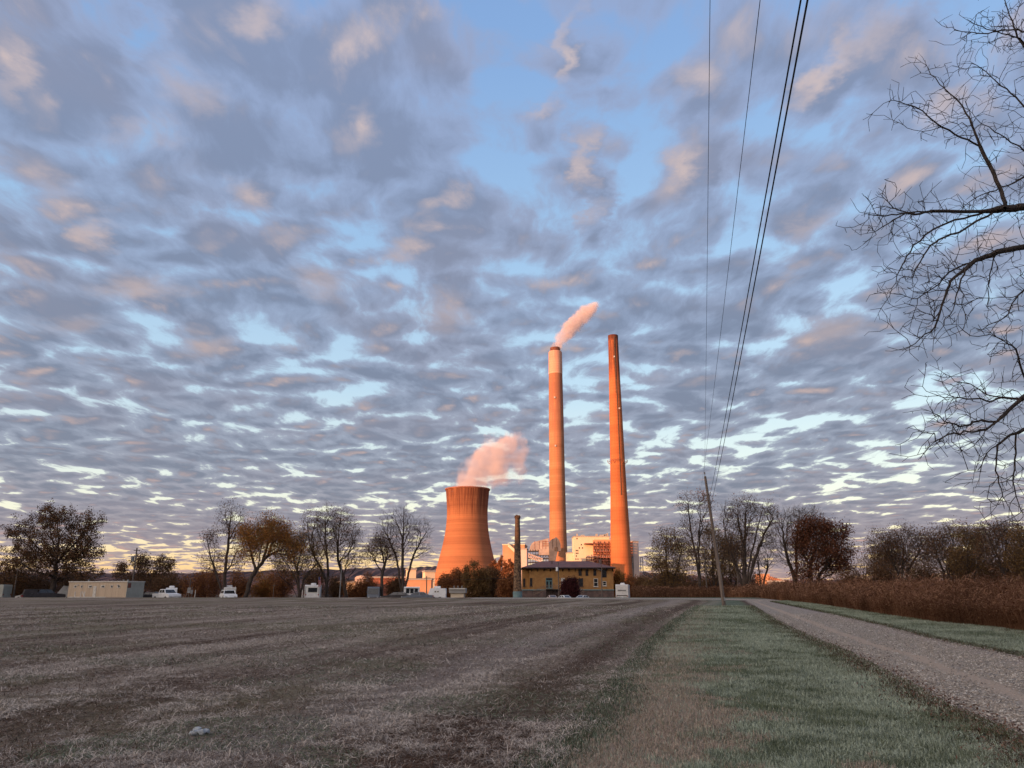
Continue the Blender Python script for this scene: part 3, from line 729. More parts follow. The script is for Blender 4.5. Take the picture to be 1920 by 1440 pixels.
tag(link('reed_bed', np_mesh('reed_bed', V, F, m_reed, attrs={'tint': ('FLOAT_COLOR', T)})), 'tall dry brown reeds standing along the road', 'reeds', kind='stuff')
# low brown brush beyond the bend and along the far side of the field
n_ = 26000
X = 18.8 + rng.random(n_) * 24; Y = 116 + rng.random(n_) * 9
hgt = (1.5 + .9 * fbm(X * .4, Y * .3, 71, 3)) * (.7 + .5 * rng.random(n_))
V, F, T = stalks(X, Y, hgt, 3, zb=np.full(n_, GZ)); T[:, :3] *= .75
tag(link('brush_belt', np_mesh('brush_belt', V, F, m_reed, attrs={'tint': ('FLOAT_COLOR', T)})), 'dark brown brush beyond the bend of the road', 'brush', kind='stuff')

# ------------------------------------------------------------------ trees
def tubes(P0, P1, R0, R1, k_=4):
    n_ = len(P0); d = P1 - P0; L = np.linalg.norm(d, axis=1) + 1e-9; d = d / L[:, None]
    ref = np.where(np.abs(d[:, 2:3]) < .8, np.array([[0, 0, 1.]]), np.array([[1., 0, 0]]))
    a = np.cross(d, ref); a /= np.linalg.norm(a, axis=1)[:, None]; b = np.cross(d, a)
    t = np.arange(k_) * 2 * np.pi / k_
    ringv = a[:, None] * np.cos(t)[None, :, None] + b[:, None] * np.sin(t)[None, :, None]
    V = np.concatenate([P0[:, None] - (d * R0[:, None] * .3)[:, None] + ringv * R0[:, None, None], P1[:, None] + (d * R1[:, None] * .3)[:, None] + ringv * R1[:, None, None]], 1)
    i = np.arange(k_); f = np.stack([i, (i + 1) % k_, (i + 1) % k_ + k_, i + k_], -1)
    return V.reshape(-1, 3), (f[None] + (np.arange(n_) * 2 * k_)[:, None, None]).reshape(-1, 4)

def grow(stems, targets, step, bf=.35, wig=.06, droop=0.0, up=.5):
    """skeleton: traced stems, then every target point is joined to the cheapest place on what has grown"""
    cap = sum(len(s_) for s_ in stems) + int(len(targets) * 12) + 10
    pos = np.zeros((cap, 3)); par = np.full(cap, -1, int); pl = np.zeros(cap); dr_ = np.zeros((cap, 3)); n_ = 0
    for s_ in stems:
        s_ = np.asarray(s_, float)
        # attach the first point to the nearest node there is
        prev = -1
        if n_:
            dd = np.linalg.norm(pos[:n_] - s_[0], axis=1); j = int(dd.argmin())
            if dd[j] < step * 6: prev = j
        for i in range(len(s_)):
            if prev >= 0:
                seg = s_[i] - pos[prev]; L = np.linalg.norm(seg)
                if L < 1e-6: continue
                m_ = max(1, int(round(L / step))); p_ = pos[prev].copy()
                for q in range(1, m_ + 1):
                    x = p_ + seg * q / m_
                    if q < m_: x = x + rng.normal(0, wig * step, 3)
                    if n_ >= cap - 2: break
                    pos[n_] = x; par[n_] = prev; dd = x - pos[prev]; l_ = np.linalg.norm(dd) + 1e-9
                    dr_[n_] = dd / l_; pl[n_] = pl[prev] + l_; prev = n_; n_ += 1
            else:
                pos[n_] = s_[i]; dr_[n_] = (0, 0, 1); prev = n_; n_ += 1
    root = pos[0].copy()
    nd = [np.linalg.norm(pos[:n_] - t, axis=1).min() for t in targets]
    for ti in np.argsort(nd):
        t = targets[ti]
        v = t - pos[:n_]; d = np.linalg.norm(v, axis=1) + 1e-9
        cosv = (v * dr_[:n_]).sum(1) / d
        cost = d * (1 + .55 * (1 - cosv)) + bf * pl[:n_] + up * np.maximum(-v[:, 2], 0)
        j = int(cost.argmin()); L = d[j]
        if L < step * .3: continue
        ctrl = pos[j] + dr_[j] * L * .45 + np.array([0, 0, .06 * L])
        m_ = min(10, max(1, int(round(L / step)))); prev = j
        for q in range(1, m_ + 1):
            u = q / m_
            x = (1 - u) ** 2 * pos[j] + 2 * u * (1 - u) * ctrl + u * u * t + (rng.normal(0, wig * step, 3) if q < m_ else 0)
            x = x - np.array([0, 0, droop * L * u * (1 - u)])
            if n_ >= cap - 2: break
            pos[n_] = x; par[n_] = prev; dd = x - pos[prev]; l_ = np.linalg.norm(dd) + 1e-9
            dr_[n_] = dd / l_; pl[n_] = pl[prev] + l_; prev = n_; n_ += 1
    return pos[:n_], par[:n_], dr_[:n_]

def radii(par, r_tip, expo, r_max):
    n_ = len(par); a = np.zeros(n_)
    tip = np.ones(n_, bool); tip[par[par >= 0]] = False
    a[tip] = 1
    for i in range(n_ - 1, -1, -1):
        if a[i] == 0: a[i] = 1
        if par[i] >= 0: a[par[i]] += a[i]
    # a node hands its sum down; chains keep their value
    a = np.zeros(n_); a[tip] = 1
    for i in range(n_ - 1, 0, -1):
        if par[i] >= 0: a[par[i]] += a[i]
    r = a ** (1 / expo)
    r = r_tip + (r - 1) * (r_max - r_tip) / (r.max() - 1)
    return r, tip

def tree(name, label, cat, base, Y, stems, crown, n_t, r_trunk, leaf=None, leaf_n=0, leaf_s=.16, twigs=3, tw_len=.7, tip=.012, depth=.8, group=None, bf=.35, step=.7, z0=None, up=.5, seed=None, expo=2.3, tw_w=.011, leaf_spread=.45):
    """base: foot in the photo; stems: traced polylines; crown: ellipses (cx, cy, rx, ry, share) of the outline in the photo"""
    global rng
    if seed is not None: rng = np.random.default_rng(seed)
    B = np.array(at(base[0], base[1], Y)); zf = gz(Y) if z0 is None else z0
    B[2] = zf
    st = []
    for k_, s_ in enumerate(stems):
        pts = [B + (np.array([rng.normal(0, r_trunk * .5), rng.normal(0, r_trunk * .5), 0]) if k_ else 0)] if s_[0] == 'b' else []
        q = s_[1:] if s_[0] == 'b' else s_
        dy = rng.normal(0, .22); 
        for (px, py) in q:
            h_ = at(px, py, Y).z - zf
            pts.append(np.array(at(px, py, Y)) + np.array([0, dy * h_ * .6 if k_ else rng.normal(0, .05), 0]))
        st.append(pts)
    T = []
    w_ = np.array([c[4] if len(c) > 4 else c[2] * c[3] for c in crown], float); w_ /= w_.sum()
    for c, ww in zip(crown, w_):
        m_ = max(3, int(n_t * ww)); u = rng.normal(size=(m_, 3)); u /= np.linalg.norm(u, axis=1)[:, None]
        rr = rng.random(m_) ** (1 / 2.2)
        u = u * rr[:, None]; s_ = Y / 1494.
        pc = np.array(at(c[0], c[1], Y))
        T.append(pc + u * np.array([c[2] * s_, c[2] * s_ * depth, c[3] * s_]))
    T = np.concatenate(T); T = T[T[:, 2] > zf + .4]
    pos, par, dr_ = grow(st, T, step, bf, up=up)
    r, tipm = radii(par, tip, expo, r_trunk)
    pos = pos - B
    ch = np.where(par >= 0)[0]; P0, P1 = pos[par[ch]], pos[ch]
    R1 = r[ch]; R0 = np.minimum(r[par[ch]], R1 * 1.35)
    thick = R1 > r_trunk * .16
    th = thing(name, label, cat, tuple(B), 0, group)
    V, F = tubes(P0[thick], P1[thick], R0[thick], R1[thick], 7)
    link('trunk', np_mesh('trunk', V, F, M['bark'], smooth=True), th)
    V, F = tubes(P0[~thick], P1[~thick], R0[~thick], R1[~thick], 3)
    VV = [V]; FF = [F]; MI = [np.zeros(len(F), int)]; off = len(V)
    # fine twigs: thin quads fanning from the outer branches
    src = np.where(r < r_trunk * .12)[0]
    if twigs and len(src):
        s_ = np.repeat(src, twigs); d = dr_[s_] + rng.normal(0, .55, (len(s_), 3)) + np.array([0, 0, .35]); d /= np.linalg.norm(d, axis=1)[:, None]
        L = tw_len * (.4 + rng.random(len(s_)))
        a = pos[s_]; b = a + d * L[:, None]; sd = np.cross(d, rng.normal(size=(len(s_), 3))); sd /= np.linalg.norm(sd, axis=1)[:, None]; sd *= tw_w
        V = np.stack([a - sd, a + sd, b + sd * .3, b - sd * .3], 1).reshape(-1, 3); i = np.arange(len(s_)) * 4
        VV.append(V); FF.append(np.stack([i, i + 1, i + 2, i + 3], -1) + off); MI.append(np.zeros(len(s_), int)); off += len(V)
    mats = [M['twig']]
    if leaf is not None and leaf_n:
        leaf_n = int(leaf_n * 2.4); leaf_s = leaf_s * 1.12
        mats.append(leaf)
        out = src if len(src) else np.arange(len(pos))
        # clumps: leaves gather round chosen branch ends, leaving gaps
        cl = rng.choice(out, max(6, int(len(out) * .6)), replace=True)
        s_ = rng.choice(cl, leaf_n); c = pos[s_] + rng.normal(0, leaf_spread, (leaf_n, 3)) + dr_[s_] * .2
        a = rng.normal(size=(leaf_n, 3)); a /= np.linalg.norm(a, axis=1)[:, None]
        b = np.cross(a, rng.normal(size=(leaf_n, 3))); b /= np.linalg.norm(b, axis=1)[:, None]
        z_ = (leaf_s * (.6 + .8 * rng.random(leaf_n)))[:, None] * .5
        V = np.stack([c - a * z_, c + b * z_ * .7, c + a * z_, c - b * z_ * .7], 1).reshape(-1, 3); i = np.arange(leaf_n) * 4
        VV.append(V); FF.append(np.stack([i, i + 1, i + 2, i + 3], -1) + off); MI.append(np.ones(leaf_n, int))
    link('crown', np_mesh('crown', np.concatenate(VV), np.concatenate(FF), mats, np.concatenate(MI)), th)
    return th

LF = {
    'rust': island_mat('rust_leaves', [(.10, .045, .018), (.17, .075, .025), (.07, .035, .016), (.22, .10, .035)], .7, .25),
    'orange': island_mat('orange_leaves', [(.30, .115, .030), (.38, .16, .040), (.18, .09, .030), (.30, .18, .050)], .7, .3),
    'brown': island_mat('brown_leaves', [(.10, .052, .026), (.16, .075, .034), (.075, .043, .022), (.15, .095, .045)], .75, .2),
    'olive': island_mat('olive_leaves', [(.13, .078, .030), (.18, .105, .038), (.09, .054, .024), (.20, .11, .040)], .75, .25),
    'darkred': island_mat('dark_red_leaves', [(.10, .036, .020), (.14, .050, .024), (.065, .026, .016), (.16, .070, .030)], .75, .2),
    'shrub': island_mat('shrub_leaves', [(.24, .090, .034), (.15, .060, .028), (.30, .125, .042), (.10, .045, .024)], .8, .2),
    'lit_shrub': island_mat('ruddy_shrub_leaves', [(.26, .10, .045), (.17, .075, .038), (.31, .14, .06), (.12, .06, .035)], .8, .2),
    'maroon': island_mat('maroon_leaves', [(.045, .010, .012), (.075, .016, .018), (.03, .008, .01), (.06, .02, .018)], .75, .15),
}
bare, half = 'bare tree', 'autumn tree'
tree('autumn_tree', 'broad dark rust leaved tree towering behind the tan site office', half, (97, 1119), 128,
     [['b', (100, 1090), (104, 1065), (108, 1040), (110, 1010), (108, 975)], [(104, 1065), (80, 1040), (55, 1015), (30, 985)], [(106, 1055), (130, 1030), (150, 1010), (175, 985)], [(108, 1035), (90, 1010), (85, 980), (100, 955)], [(102, 1080), (70, 1070), (40, 1050)]],
     [(100, 978, 50, 36), (35, 995, 34, 26), (165, 985, 28, 32), (150, 1030, 44, 34), (45, 1045, 52, 30), (100, 1030, 70, 50), (20, 1080, 50, 24), (140, 1075, 50, 20, 700)], 1500, .42, LF['brown'], 15000, .19, 2, .5, seed=11, leaf_spread=.33)
tree('autumn_tree', 'small sparse dark tree beside the leaning transformer pole', half, (262, 1119), 150,
     [['b', (262, 1100), (258, 1075), (266, 1055)], ['b', (280, 1095), (292, 1075), (305, 1058)], ['b', (240, 1095), (228, 1078), (225, 1065)]],
     [(265, 1058, 18, 16), (305, 1060, 18, 16), (228, 1070, 12, 12), (270, 1090, 60, 18, 900)], 500, .2, LF['brown'], 6000, .2, 3, .5, seed=12)
tree('bare_tree', 'slender reddish bare tree rising behind the white camper with a car', bare, (422, 1119), 127,
     [['b', (422, 1085), (423, 1060), (428, 1020), (430, 985), (434, 955)], [(423, 1060), (405, 1030), (390, 1015), (378, 1008)], [(428, 1015), (440, 990), (452, 972), (462, 965)], [(422, 1075), (435, 1060), (445, 1035)], ['b', (412, 1095), (402, 1060), (395, 1040)], [(429, 990), (425, 970), (424, 952)]],
     [(432, 975, 28, 36), (395, 1010, 22, 18), (445, 1010, 24, 30), (400, 1050, 30, 22), (440, 1050, 22, 24)], 620, .30, LF['rust'], 1500, .16, 4, .8, seed=13)
tree('autumn_tree', 'leaning tree with orange and olive leaves right of the bare tree', half, (461, 1119), 124,
     [['b', (466, 1100), (472, 1082), (480, 1070)], [(480, 1070), (474, 1045), (470, 1025), (466, 1015)], [(480, 1070), (482, 1040), (488, 1010), (495, 985)], [(480, 1070), (496, 1048), (515, 1035), (540, 1028)], [(490, 1055), (500, 1020), (515, 1000), (530, 990)]],
     [(500, 985, 28, 24), (470, 1003, 28, 22), (525, 1000, 28, 24), (500, 1015, 46, 30), (545, 1025, 28, 26), (470, 1040, 26, 20, 300)], 900, .34, LF['orange'], 8500, .17, 3, .6, seed=14)
tree('bare_tree', 'low wide many stemmed tree between the orange tree and white trailer', bare, (562, 1119), 126,
     [['b', (560, 1090), (558, 1060), (566, 1035), (580, 1015)], ['b', (553, 1085), (540, 1062), (525, 1048)], ['b', (568, 1088), (585, 1065), (600, 1048), (618, 1042)], ['b', (545, 1098), (525, 1080), (512, 1074)], [(560, 1075), (548, 1045), (540, 1020)]],
     [(560, 1020, 34, 26), (530, 1045, 26, 22), (595, 1045, 26, 24), (560, 1060, 44, 26)], 650, .26, LF['olive'], 2600, .16, 4, .7, seed=15)
tree('bare_tree', 'tall bare tree with a lean left stem behind the white trailer', bare, (613, 1119), 130,
     [['b', (611, 1090), (600, 1062), (590, 1045), (582, 1025), (578, 1000), (576, 980)], ['b', (616, 1080), (616, 1050), (613, 1020), (612, 990), (616, 962)], [(590, 1040), (585, 1000), (592, 975)], [(614, 1040), (600, 1000), (598, 972)]],
     [(590, 985, 30, 32), (618, 975, 26, 32), (580, 1020, 24, 26), (610, 1020, 26, 30)], 750, .27, LF['brown'], 1700, .15, 4, .8, seed=16)
tree('bare_tree', 'curved trunk bare tree behind the thin grey lamp pole', bare, (650, 1119), 132,
     [['b', (645, 1090), (640, 1070), (634, 1050), (634, 1020), (636, 990), (640, 965)], [(636, 1060), (650, 1035), (665, 1015), (674, 1000)], [(648, 1100), (655, 1080), (672, 1060)], [(634, 1020), (625, 995), (628, 965)], [(635, 1000), (648, 975), (655, 965)]],
     [(640, 985, 24, 36), (660, 1005, 22, 30), (655, 1045, 26, 28), (632, 1020, 18, 28)], 700, .27, LF['brown'], 1500, .15, 4, .8, seed=17)
tree('bare_tree', 'shorter round bare tree behind the grey fronted camper', bare, (716, 1119), 128,
     [['b', (716, 1090), (718, 1070), (724, 1050), (730, 1035)], [(717, 1075), (706, 1060), (698, 1045), (692, 1030)], [(718, 1070), (735, 1062), (748, 1060)], [(720, 1060), (715, 1035), (712, 1020)]],
     [(712, 1030, 30, 24), (690, 1040, 16, 20), (735, 1040, 20, 24), (715, 1015, 20, 16)], 600, .25, LF['brown'], 1300, .15, 4, .7, seed=18)
tree('bare_tree', 'tall fan shaped bare tree left of the cooling tower', bare, (755, 1114), 127,
     [['b', (755, 1080), (755, 1050), (755, 1015), (757, 985), (757, 955)], ['b', (765, 1075), (775, 1040), (790, 1010), (806, 985)], ['b', (748, 1075), (742, 1045), (730, 1015), (715, 985)], [(768, 1050), (790, 1038), (806, 1028)], [(755, 1030), (768, 1000), (775, 970)], [(742, 1050), (725, 1030), (705, 1010)]],
     [(755, 975, 26, 26), (730, 985, 26, 26), (785, 995, 28, 26), (755, 1010, 40, 32), (790, 1030, 24, 22), (720, 1015, 24, 22)], 950, .32, None, 0, .15, 5, .85, seed=19)
# the clump by the utility pole
tree('autumn_tree', 'dense brown bushy tree right of the chimneys', half, (1258, 1118), 135,
     [['b', (1255, 1090), (1250, 1060), (1248, 1030), (1250, 1005)], ['b', (1262, 1085), (1272, 1050), (1280, 1020)], ['b', (1245, 1085), (1235, 1060), (1228, 1045)]],
     [(1250, 1015, 30, 28), (1235, 1050, 24, 26), (1275, 1030, 28, 30), (1262, 1065, 46, 30), (1240, 1095, 40, 20), (1290, 1095, 40, 20, 500)], 1100, .3, LF['olive'], 6500, .16, 4, .6, seed=20)
tree('bare_tree', 'tall twin topped bare tree left of the leaning utility pole', bare, (1312, 1120), 118,
     [['b', (1311, 1085), (1306, 1050), (1298, 1010), (1293, 975), (1290, 940), (1284, 925)], ['b', (1314, 1080), (1312, 1040), (1314, 1000), (1318, 965), (1316, 935)], [(1298, 1010), (1285, 985), (1278, 965)], [(1318, 980), (1328, 955), (1335, 930)], [(1305, 1045), (1290, 1020), (1280, 1010)]],
     [(1288, 945, 16, 30), (1318, 945, 20, 32), (1296, 990, 26, 26), (1320, 990, 18, 24), (1300, 1040, 30, 34)], 650, .24, LF['brown'], 1200, .14, 4, .7, seed=21)
tree('autumn_tree', 'dense olive leaved tree directly behind the utility pole', half, (1340, 1120), 140,
     [['b', (1338, 1085), (1336, 1050), (1335, 1015)], ['b', (1348, 1080), (1360, 1045), (1366, 1015)], ['b', (1330, 1090), (1318, 1060)]],
     [(1338, 1015, 30, 30), (1362, 1025, 28, 32), (1325, 1050, 30, 30), (1350, 1065, 36, 34)], 900, .28, LF['olive'], 5000, .16, 4, .6, seed=22)
tree('bare_tree', 'large bare tree with many stems from one foot beside the reeds', bare, (1397, 1121), 112,
     [['b', (1396, 1085), (1395, 1050), (1396, 1010), (1398, 970), (1400, 935)], ['b', (1388, 1080), (1375, 1040), (1363, 1000), (1360, 965)], ['b', (1405, 1080), (1415, 1045), (1428, 1005), (1445, 975)], ['b', (1400, 1085), (1406, 1040), (1415, 1000), (1425, 955), (1440, 940)], [(1396, 1030), (1385, 990), (1382, 950)], [(1388, 1075), (1370, 1050), (1350, 1030)]],
     [(1400, 955, 34, 28), (1440, 965, 22, 26), (1370, 970, 22, 28), (1400, 1005, 42, 34), (1440, 1010, 20, 24), (1375, 1040, 30, 26)], 1300, .42, LF['brown'], 1500, .14, 5, .8, seed=23)
tree('bare_tree', 'smaller bare tree in front of the lit conveyor', bare, (1430, 1121), 116,
     [['b', (1432, 1095), (1436, 1075), (1442, 1060), (1450, 1048)], ['b', (1424, 1090), (1420, 1070), (1418, 1050)]],
     [(1440, 1050, 24, 18), (1425, 1045, 20, 22)], 350, .16, None, 0, .14, 4, .6, seed=24)
tree('bare_tree', 'bare tree with upswept stems left of the red brown tree', bare, (1492, 1118), 110,
     [['b', (1488, 1080), (1476, 1045), (1468, 1010), (1465, 975)], ['b', (1492, 1070), (1490, 1030), (1492, 990), (1495, 960)], [(1480, 1055), (1458, 1035), (1445, 1020)], [(1490, 1020), (1505, 980), (1515, 955)]],
     [(1468, 985, 24, 30), (1495, 970, 24, 22), (1520, 965, 22, 16), (1475, 1030, 30, 34)], 850, .3, None, 0, .14, 5, .8, seed=25)
tree('autumn_tree', 'dense red brown tree with a rounded crown beside the reeds', half, (1520, 1112), 105,
     [['b', (1518, 1080), (1522, 1050), (1530, 1015), (1532, 985)], ['b', (1535, 1080), (1555, 1050), (1575, 1020)], [(1520, 1055), (1505, 1025), (1500, 1000)]],
     [(1528, 990, 36, 22), (1565, 1005, 30, 24), (1505, 1010, 24, 26), (1535, 1030, 48, 32), (1590, 1035, 16, 12), (1570, 1060, 30, 20), (1520, 1075, 34, 22, 500)], 1100, .34, LF['darkred'], 11000, .16, 3, .5, seed=26)
tree('bare_tree', 'low spreading bare sapling in the gap of the tree row', bare, (1618, 1100), 100,
     [['b', (1612, 1080), (1600, 1068)], ['b', (1622, 1078), (1635, 1060)], ['b', (1618, 1075), (1618, 1058)]],
     [(1618, 1065, 26, 18)], 260, .1, None, 0, .12, 4, .5, z0=.3, seed=27, tip=.008)
tree('autumn_tree', 'many stemmed brown tree at the left end of the right hand row', half, (1690, 1105), 75,
     [['b', (1685, 1075), (1668, 1045), (1650, 1015)], ['b', (1692, 1070), (1695, 1035), (1690, 1005)], ['b', (1700, 1070), (1720, 1035), (1738, 1010)], ['b', (1678, 1080), (1650, 1055), (1635, 1040)]],
     [(1660, 1020, 36, 26), (1700, 1010, 36, 22), (1735, 1025, 24, 24), (1690, 1045, 50, 26)], 1100, .17, LF['brown'], 4500, .09, 5, .5, z0=.6, seed=28, tip=.008, tw_w=.007, step=.45, leaf_spread=.3)
tree('autumn_tree', 'thin brown tree with a taller bare top in the right hand row', half, (1775, 1105), 72,
     [['b', (1778, 1070), (1785, 1035), (1788, 1000), (1790, 985)], ['b', (1768, 1070), (1755, 1035), (1745, 1005)], [(1784, 1040), (1800, 1015), (1808, 1000)]],
     [(1785, 1005, 26, 24), (1755, 1015, 26, 26), (1775, 1045, 44, 30), (1800, 1060, 30, 28)], 950, .15, LF['brown'], 3600, .09, 5, .5, z0=.6, seed=29, tip=.008, tw_w=.007, step=.45, leaf_spread=.3)
tree('autumn_tree', 'yellow olive leaved tree in the middle of the right hand row', half, (1818, 1108), 68,
     [['b', (1816, 1075), (1814, 1040), (1820, 1005)], ['b', (1824, 1075), (1832, 1040), (1840, 1005)]],
     [(1820, 1010, 22, 22), (1815, 1055, 30, 34), (1840, 1020, 22, 30)], 900, .14, LF['olive'], 4500, .09, 4, .45, z0=.55, seed=30, tip=.008, tw_w=.007, step=.45, leaf_spread=.3)
tree('bare_tree', 'spreading bare tree near the right edge behind the reeds', bare, (1882, 1108), 62,
     [['b', (1880, 1075), (1870, 1040), (1855, 1010), (1845, 990)], ['b', (1884, 1070), (1888, 1030), (1890, 995)], [(1872, 1045), (1850, 1030), (1838, 1020)], ['b', (1892, 1065), (1910, 1025), (1920, 1000)]],
     [(1860, 1000, 26, 24), (1890, 1000, 26, 26), (1870, 1035, 38, 30), (1905, 1040, 26, 34)], 1000, .15, LF['brown'], 3000, .08, 5, .45, z0=.5, seed=31, tip=.008, tw_w=.006, step=.4, leaf_spread=.3)
tree('autumn_tree', 'dense dark olive tree cut by the right edge of the view', half, (1935, 1112), 56,
     [['b', (1935, 1070), (1930, 1030), (1935, 1000)], ['b', (1945, 1070), (1960, 1020)]],
     [(1925, 1010, 26, 26), (1940, 1050, 46, 44), (1975, 1020, 40, 36)], 1100, .16, LF['olive'], 5500, .09, 3, .4, z0=.45, seed=32, tip=.008, tw_w=.006, step=.4, leaf_spread=.3)

tree('autumn_tree', 'brown leaved tree filling the gap right of the olive tree', half, (1372, 1120), 146,
     [['b', (1370, 1085), (1366, 1050), (1368, 1020)], ['b', (1382, 1085), (1392, 1055)]],
     [(1370, 1035, 30, 28), (1392, 1055, 26, 24), (1360, 1075, 34, 24), (1400, 1085, 36, 18)], 650, .24, LF['brown'], 5200, .16, 3, .5, seed=33)
tree('autumn_tree', 'brown tree filling the left part of the right hand row', half, (1640, 1110), 96,
     [['b', (1640, 1080), (1645, 1050)], ['b', (1650, 1080), (1665, 1050)]],
     [(1650, 1050, 30, 24), (1670, 1065, 40, 22)], 600, .15, LF['brown'], 3600, .11, 4, .5, z0=.5, seed=35, tip=.008, tw_w=.007, step=.5)
# shrubs and thickets behind the vehicles
def shrub(label, cx, cy, rx, ry, Y, leafm, n_l=2600, seed=0, n_t=170, s_=.17, group=None, cat='shrub'):
    b = (cx, 1119)
    return tree('shrub', label, cat, b, Y, [['b', (cx, (cy + 1119) / 2)], ['b', (cx - rx * .5, cy)], ['b', (cx + rx * .5, cy)]],
                [(cx, cy, rx, ry), (cx, (cy + 1119) / 2 + 4, rx, max(6, (1119 - cy) / 2 + 4))], n_t, .07, leafm, n_l, s_, 3, .5, seed=seed, tip=.01, step=.5, group=group)
tg = 'thicket shrubs behind the parked vehicles'
shrub('dark thicket shrub behind the dark pickup', 60, 1092, 55, 24, 134, LF['brown'], 5200, 101, 260)
shrub('dark thicket shrub left of the leaning grey pole', 5, 1095, 45, 24, 136, LF['brown'], 3600, 102)
shrub('low dark shrub behind the white pickup', 315, 1095, 40, 18, 140, LF['brown'], 4200, 103)
shrub('brown shrub behind the round white boat cover', 135, 1092, 45, 20, 140, LF['brown'], 4200, 104)
for i, (cx, cy, rx, ry, lab, lm) in enumerate((
    (368, 1094, 26, 20, 'rusty brown shrub right of the meter post', 'shrub'), (398, 1090, 24, 24, 'tall rusty shrub left of the white camper', 'shrub'),
    (448, 1092, 20, 20, 'rusty shrub between the white camper and leaning trunk', 'shrub'), (492, 1096, 22, 20, 'bright orange shrub right of the leaning trunk', 'orange'),
    (530, 1088, 22, 26, 'tall ruddy shrub left of the many stemmed tree', 'shrub'), (505, 1104, 20, 12, 'low golden shrub beneath the orange tree', 'orange'),
    (590, 1086, 24, 26, 'brown shrub behind the white travel trailer', 'brown'), (632, 1098, 16, 16, 'dark round shrub at the foot of the grey lamp pole', 'brown'),
    (668, 1104, 22, 12, 'low rust shrub below the domed building', 'shrub'), (740, 1098, 16, 18, 'brown shrub between the camper and the dark car', 'brown'), (690, 1098, 14, 18, 'thin rust shrub left of the grey fronted camper', 'shrub'))):
    shrub(lab, cx, cy, rx, ry, 138 + (i * 5) % 9, LF[lm], 2600, 110 + i, group=tg)
for i, (cx, cy, rx, ry, Y, lab, lm) in enumerate((
    (838, 1096, 16, 20, 230, 'ruddy bush right of the boxy white trailer', 'shrub'), (862, 1088, 18, 24, 240, 'brown bush at the foot of the cooling tower', 'shrub'),
    (893, 1082, 28, 30, 225, 'large golden brown bush before the cooling tower', 'olive'), (918, 1090, 22, 26, 232, 'dark bush right of the golden brown bush', 'brown'),
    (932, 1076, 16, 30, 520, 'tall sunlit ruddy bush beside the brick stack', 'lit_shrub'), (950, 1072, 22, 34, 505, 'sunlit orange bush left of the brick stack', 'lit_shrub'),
    (952, 1098, 18, 20, 215, 'shaded rust bush at the foot of the brick stack', 'shrub'))):
    shrub(lab, cx, cy, rx, ry, Y, LF[lm], 5200, 130 + i, 300, .17 * Y / 130, group='bushes in front of the cooling tower')
shrub('round dark maroon bush in front of the yellow brick house', 1070, 1101, 17, 15, 186, LF['maroon'], 8000, 140, 300, .22)
for i, (cx, cy, rx, ry, Y, lab, lm) in enumerate((
    (1160, 1094, 14, 22, 210, 'orange bush at the right corner of the brick house', 'orange'), (1185, 1098, 20, 18, 200, 'tangled rusty bush behind the pale travel trailer', 'shrub'),
    (1212, 1100, 22, 16, 190, 'grey brown bush right of the pale travel trailer', 'brown'), (1240, 1104, 24, 14, 150, 'low dark bush below the bushy brown tree', 'brown'),
    (1290, 1104, 24, 14, 145, 'low dark bush left of the twin topped tree', 'brown'), (1335, 1104, 26, 14, 150, 'low dark bush behind the foot of the leaning pole', 'brown'), (1368, 1106, 22, 12, 152, 'low dark bush left of the many stemmed tree', 'brown'), (1412, 1108, 14, 9, 148, 'low brown bush right of the many stemmed tree', 'brown'), (1470, 1109, 20, 8, 140, 'low brown bush below the upswept bare tree', 'brown'), (1262, 1090, 26, 20, 160, 'golden brown bush beneath the bushy brown tree', 'olive'))):
    shrub(lab, cx, cy, rx, ry, Y, LF[lm], 4200, 150 + i, 220, .17 * Y / 130)
for i, (cx, cy, rx, ry, Y, lab) in enumerate((
    (1600, 1092, 24, 12, 100, 'low brown scrub right of the red brown tree'), (1655, 1085, 26, 20, 84, 'brown undergrowth bush below the many stemmed tree'), (1730, 1085, 30, 22, 80, 'brown undergrowth bush in the middle of the row'),
    (1800, 1082, 30, 24, 76, 'dark undergrowth bush below the yellow olive tree'), (1860, 1080, 30, 26, 70, 'dark undergrowth bush below the spreading bare tree'), (1915, 1080, 30, 28, 64, 'dark undergrowth bush at the right edge'))):
    tree('shrub', lab, 'shrub', (cx, 1105), Y, [['b', (cx, cy)], ['b', (cx - rx * .5, cy)], ['b', (cx + rx * .5, cy)]], [(cx, cy, rx, ry)], 260, .05, LF['brown'], 3600, .10, 4, .4, seed=170 + i, tip=.008, step=.4, z0=.6, tw_w=.006)

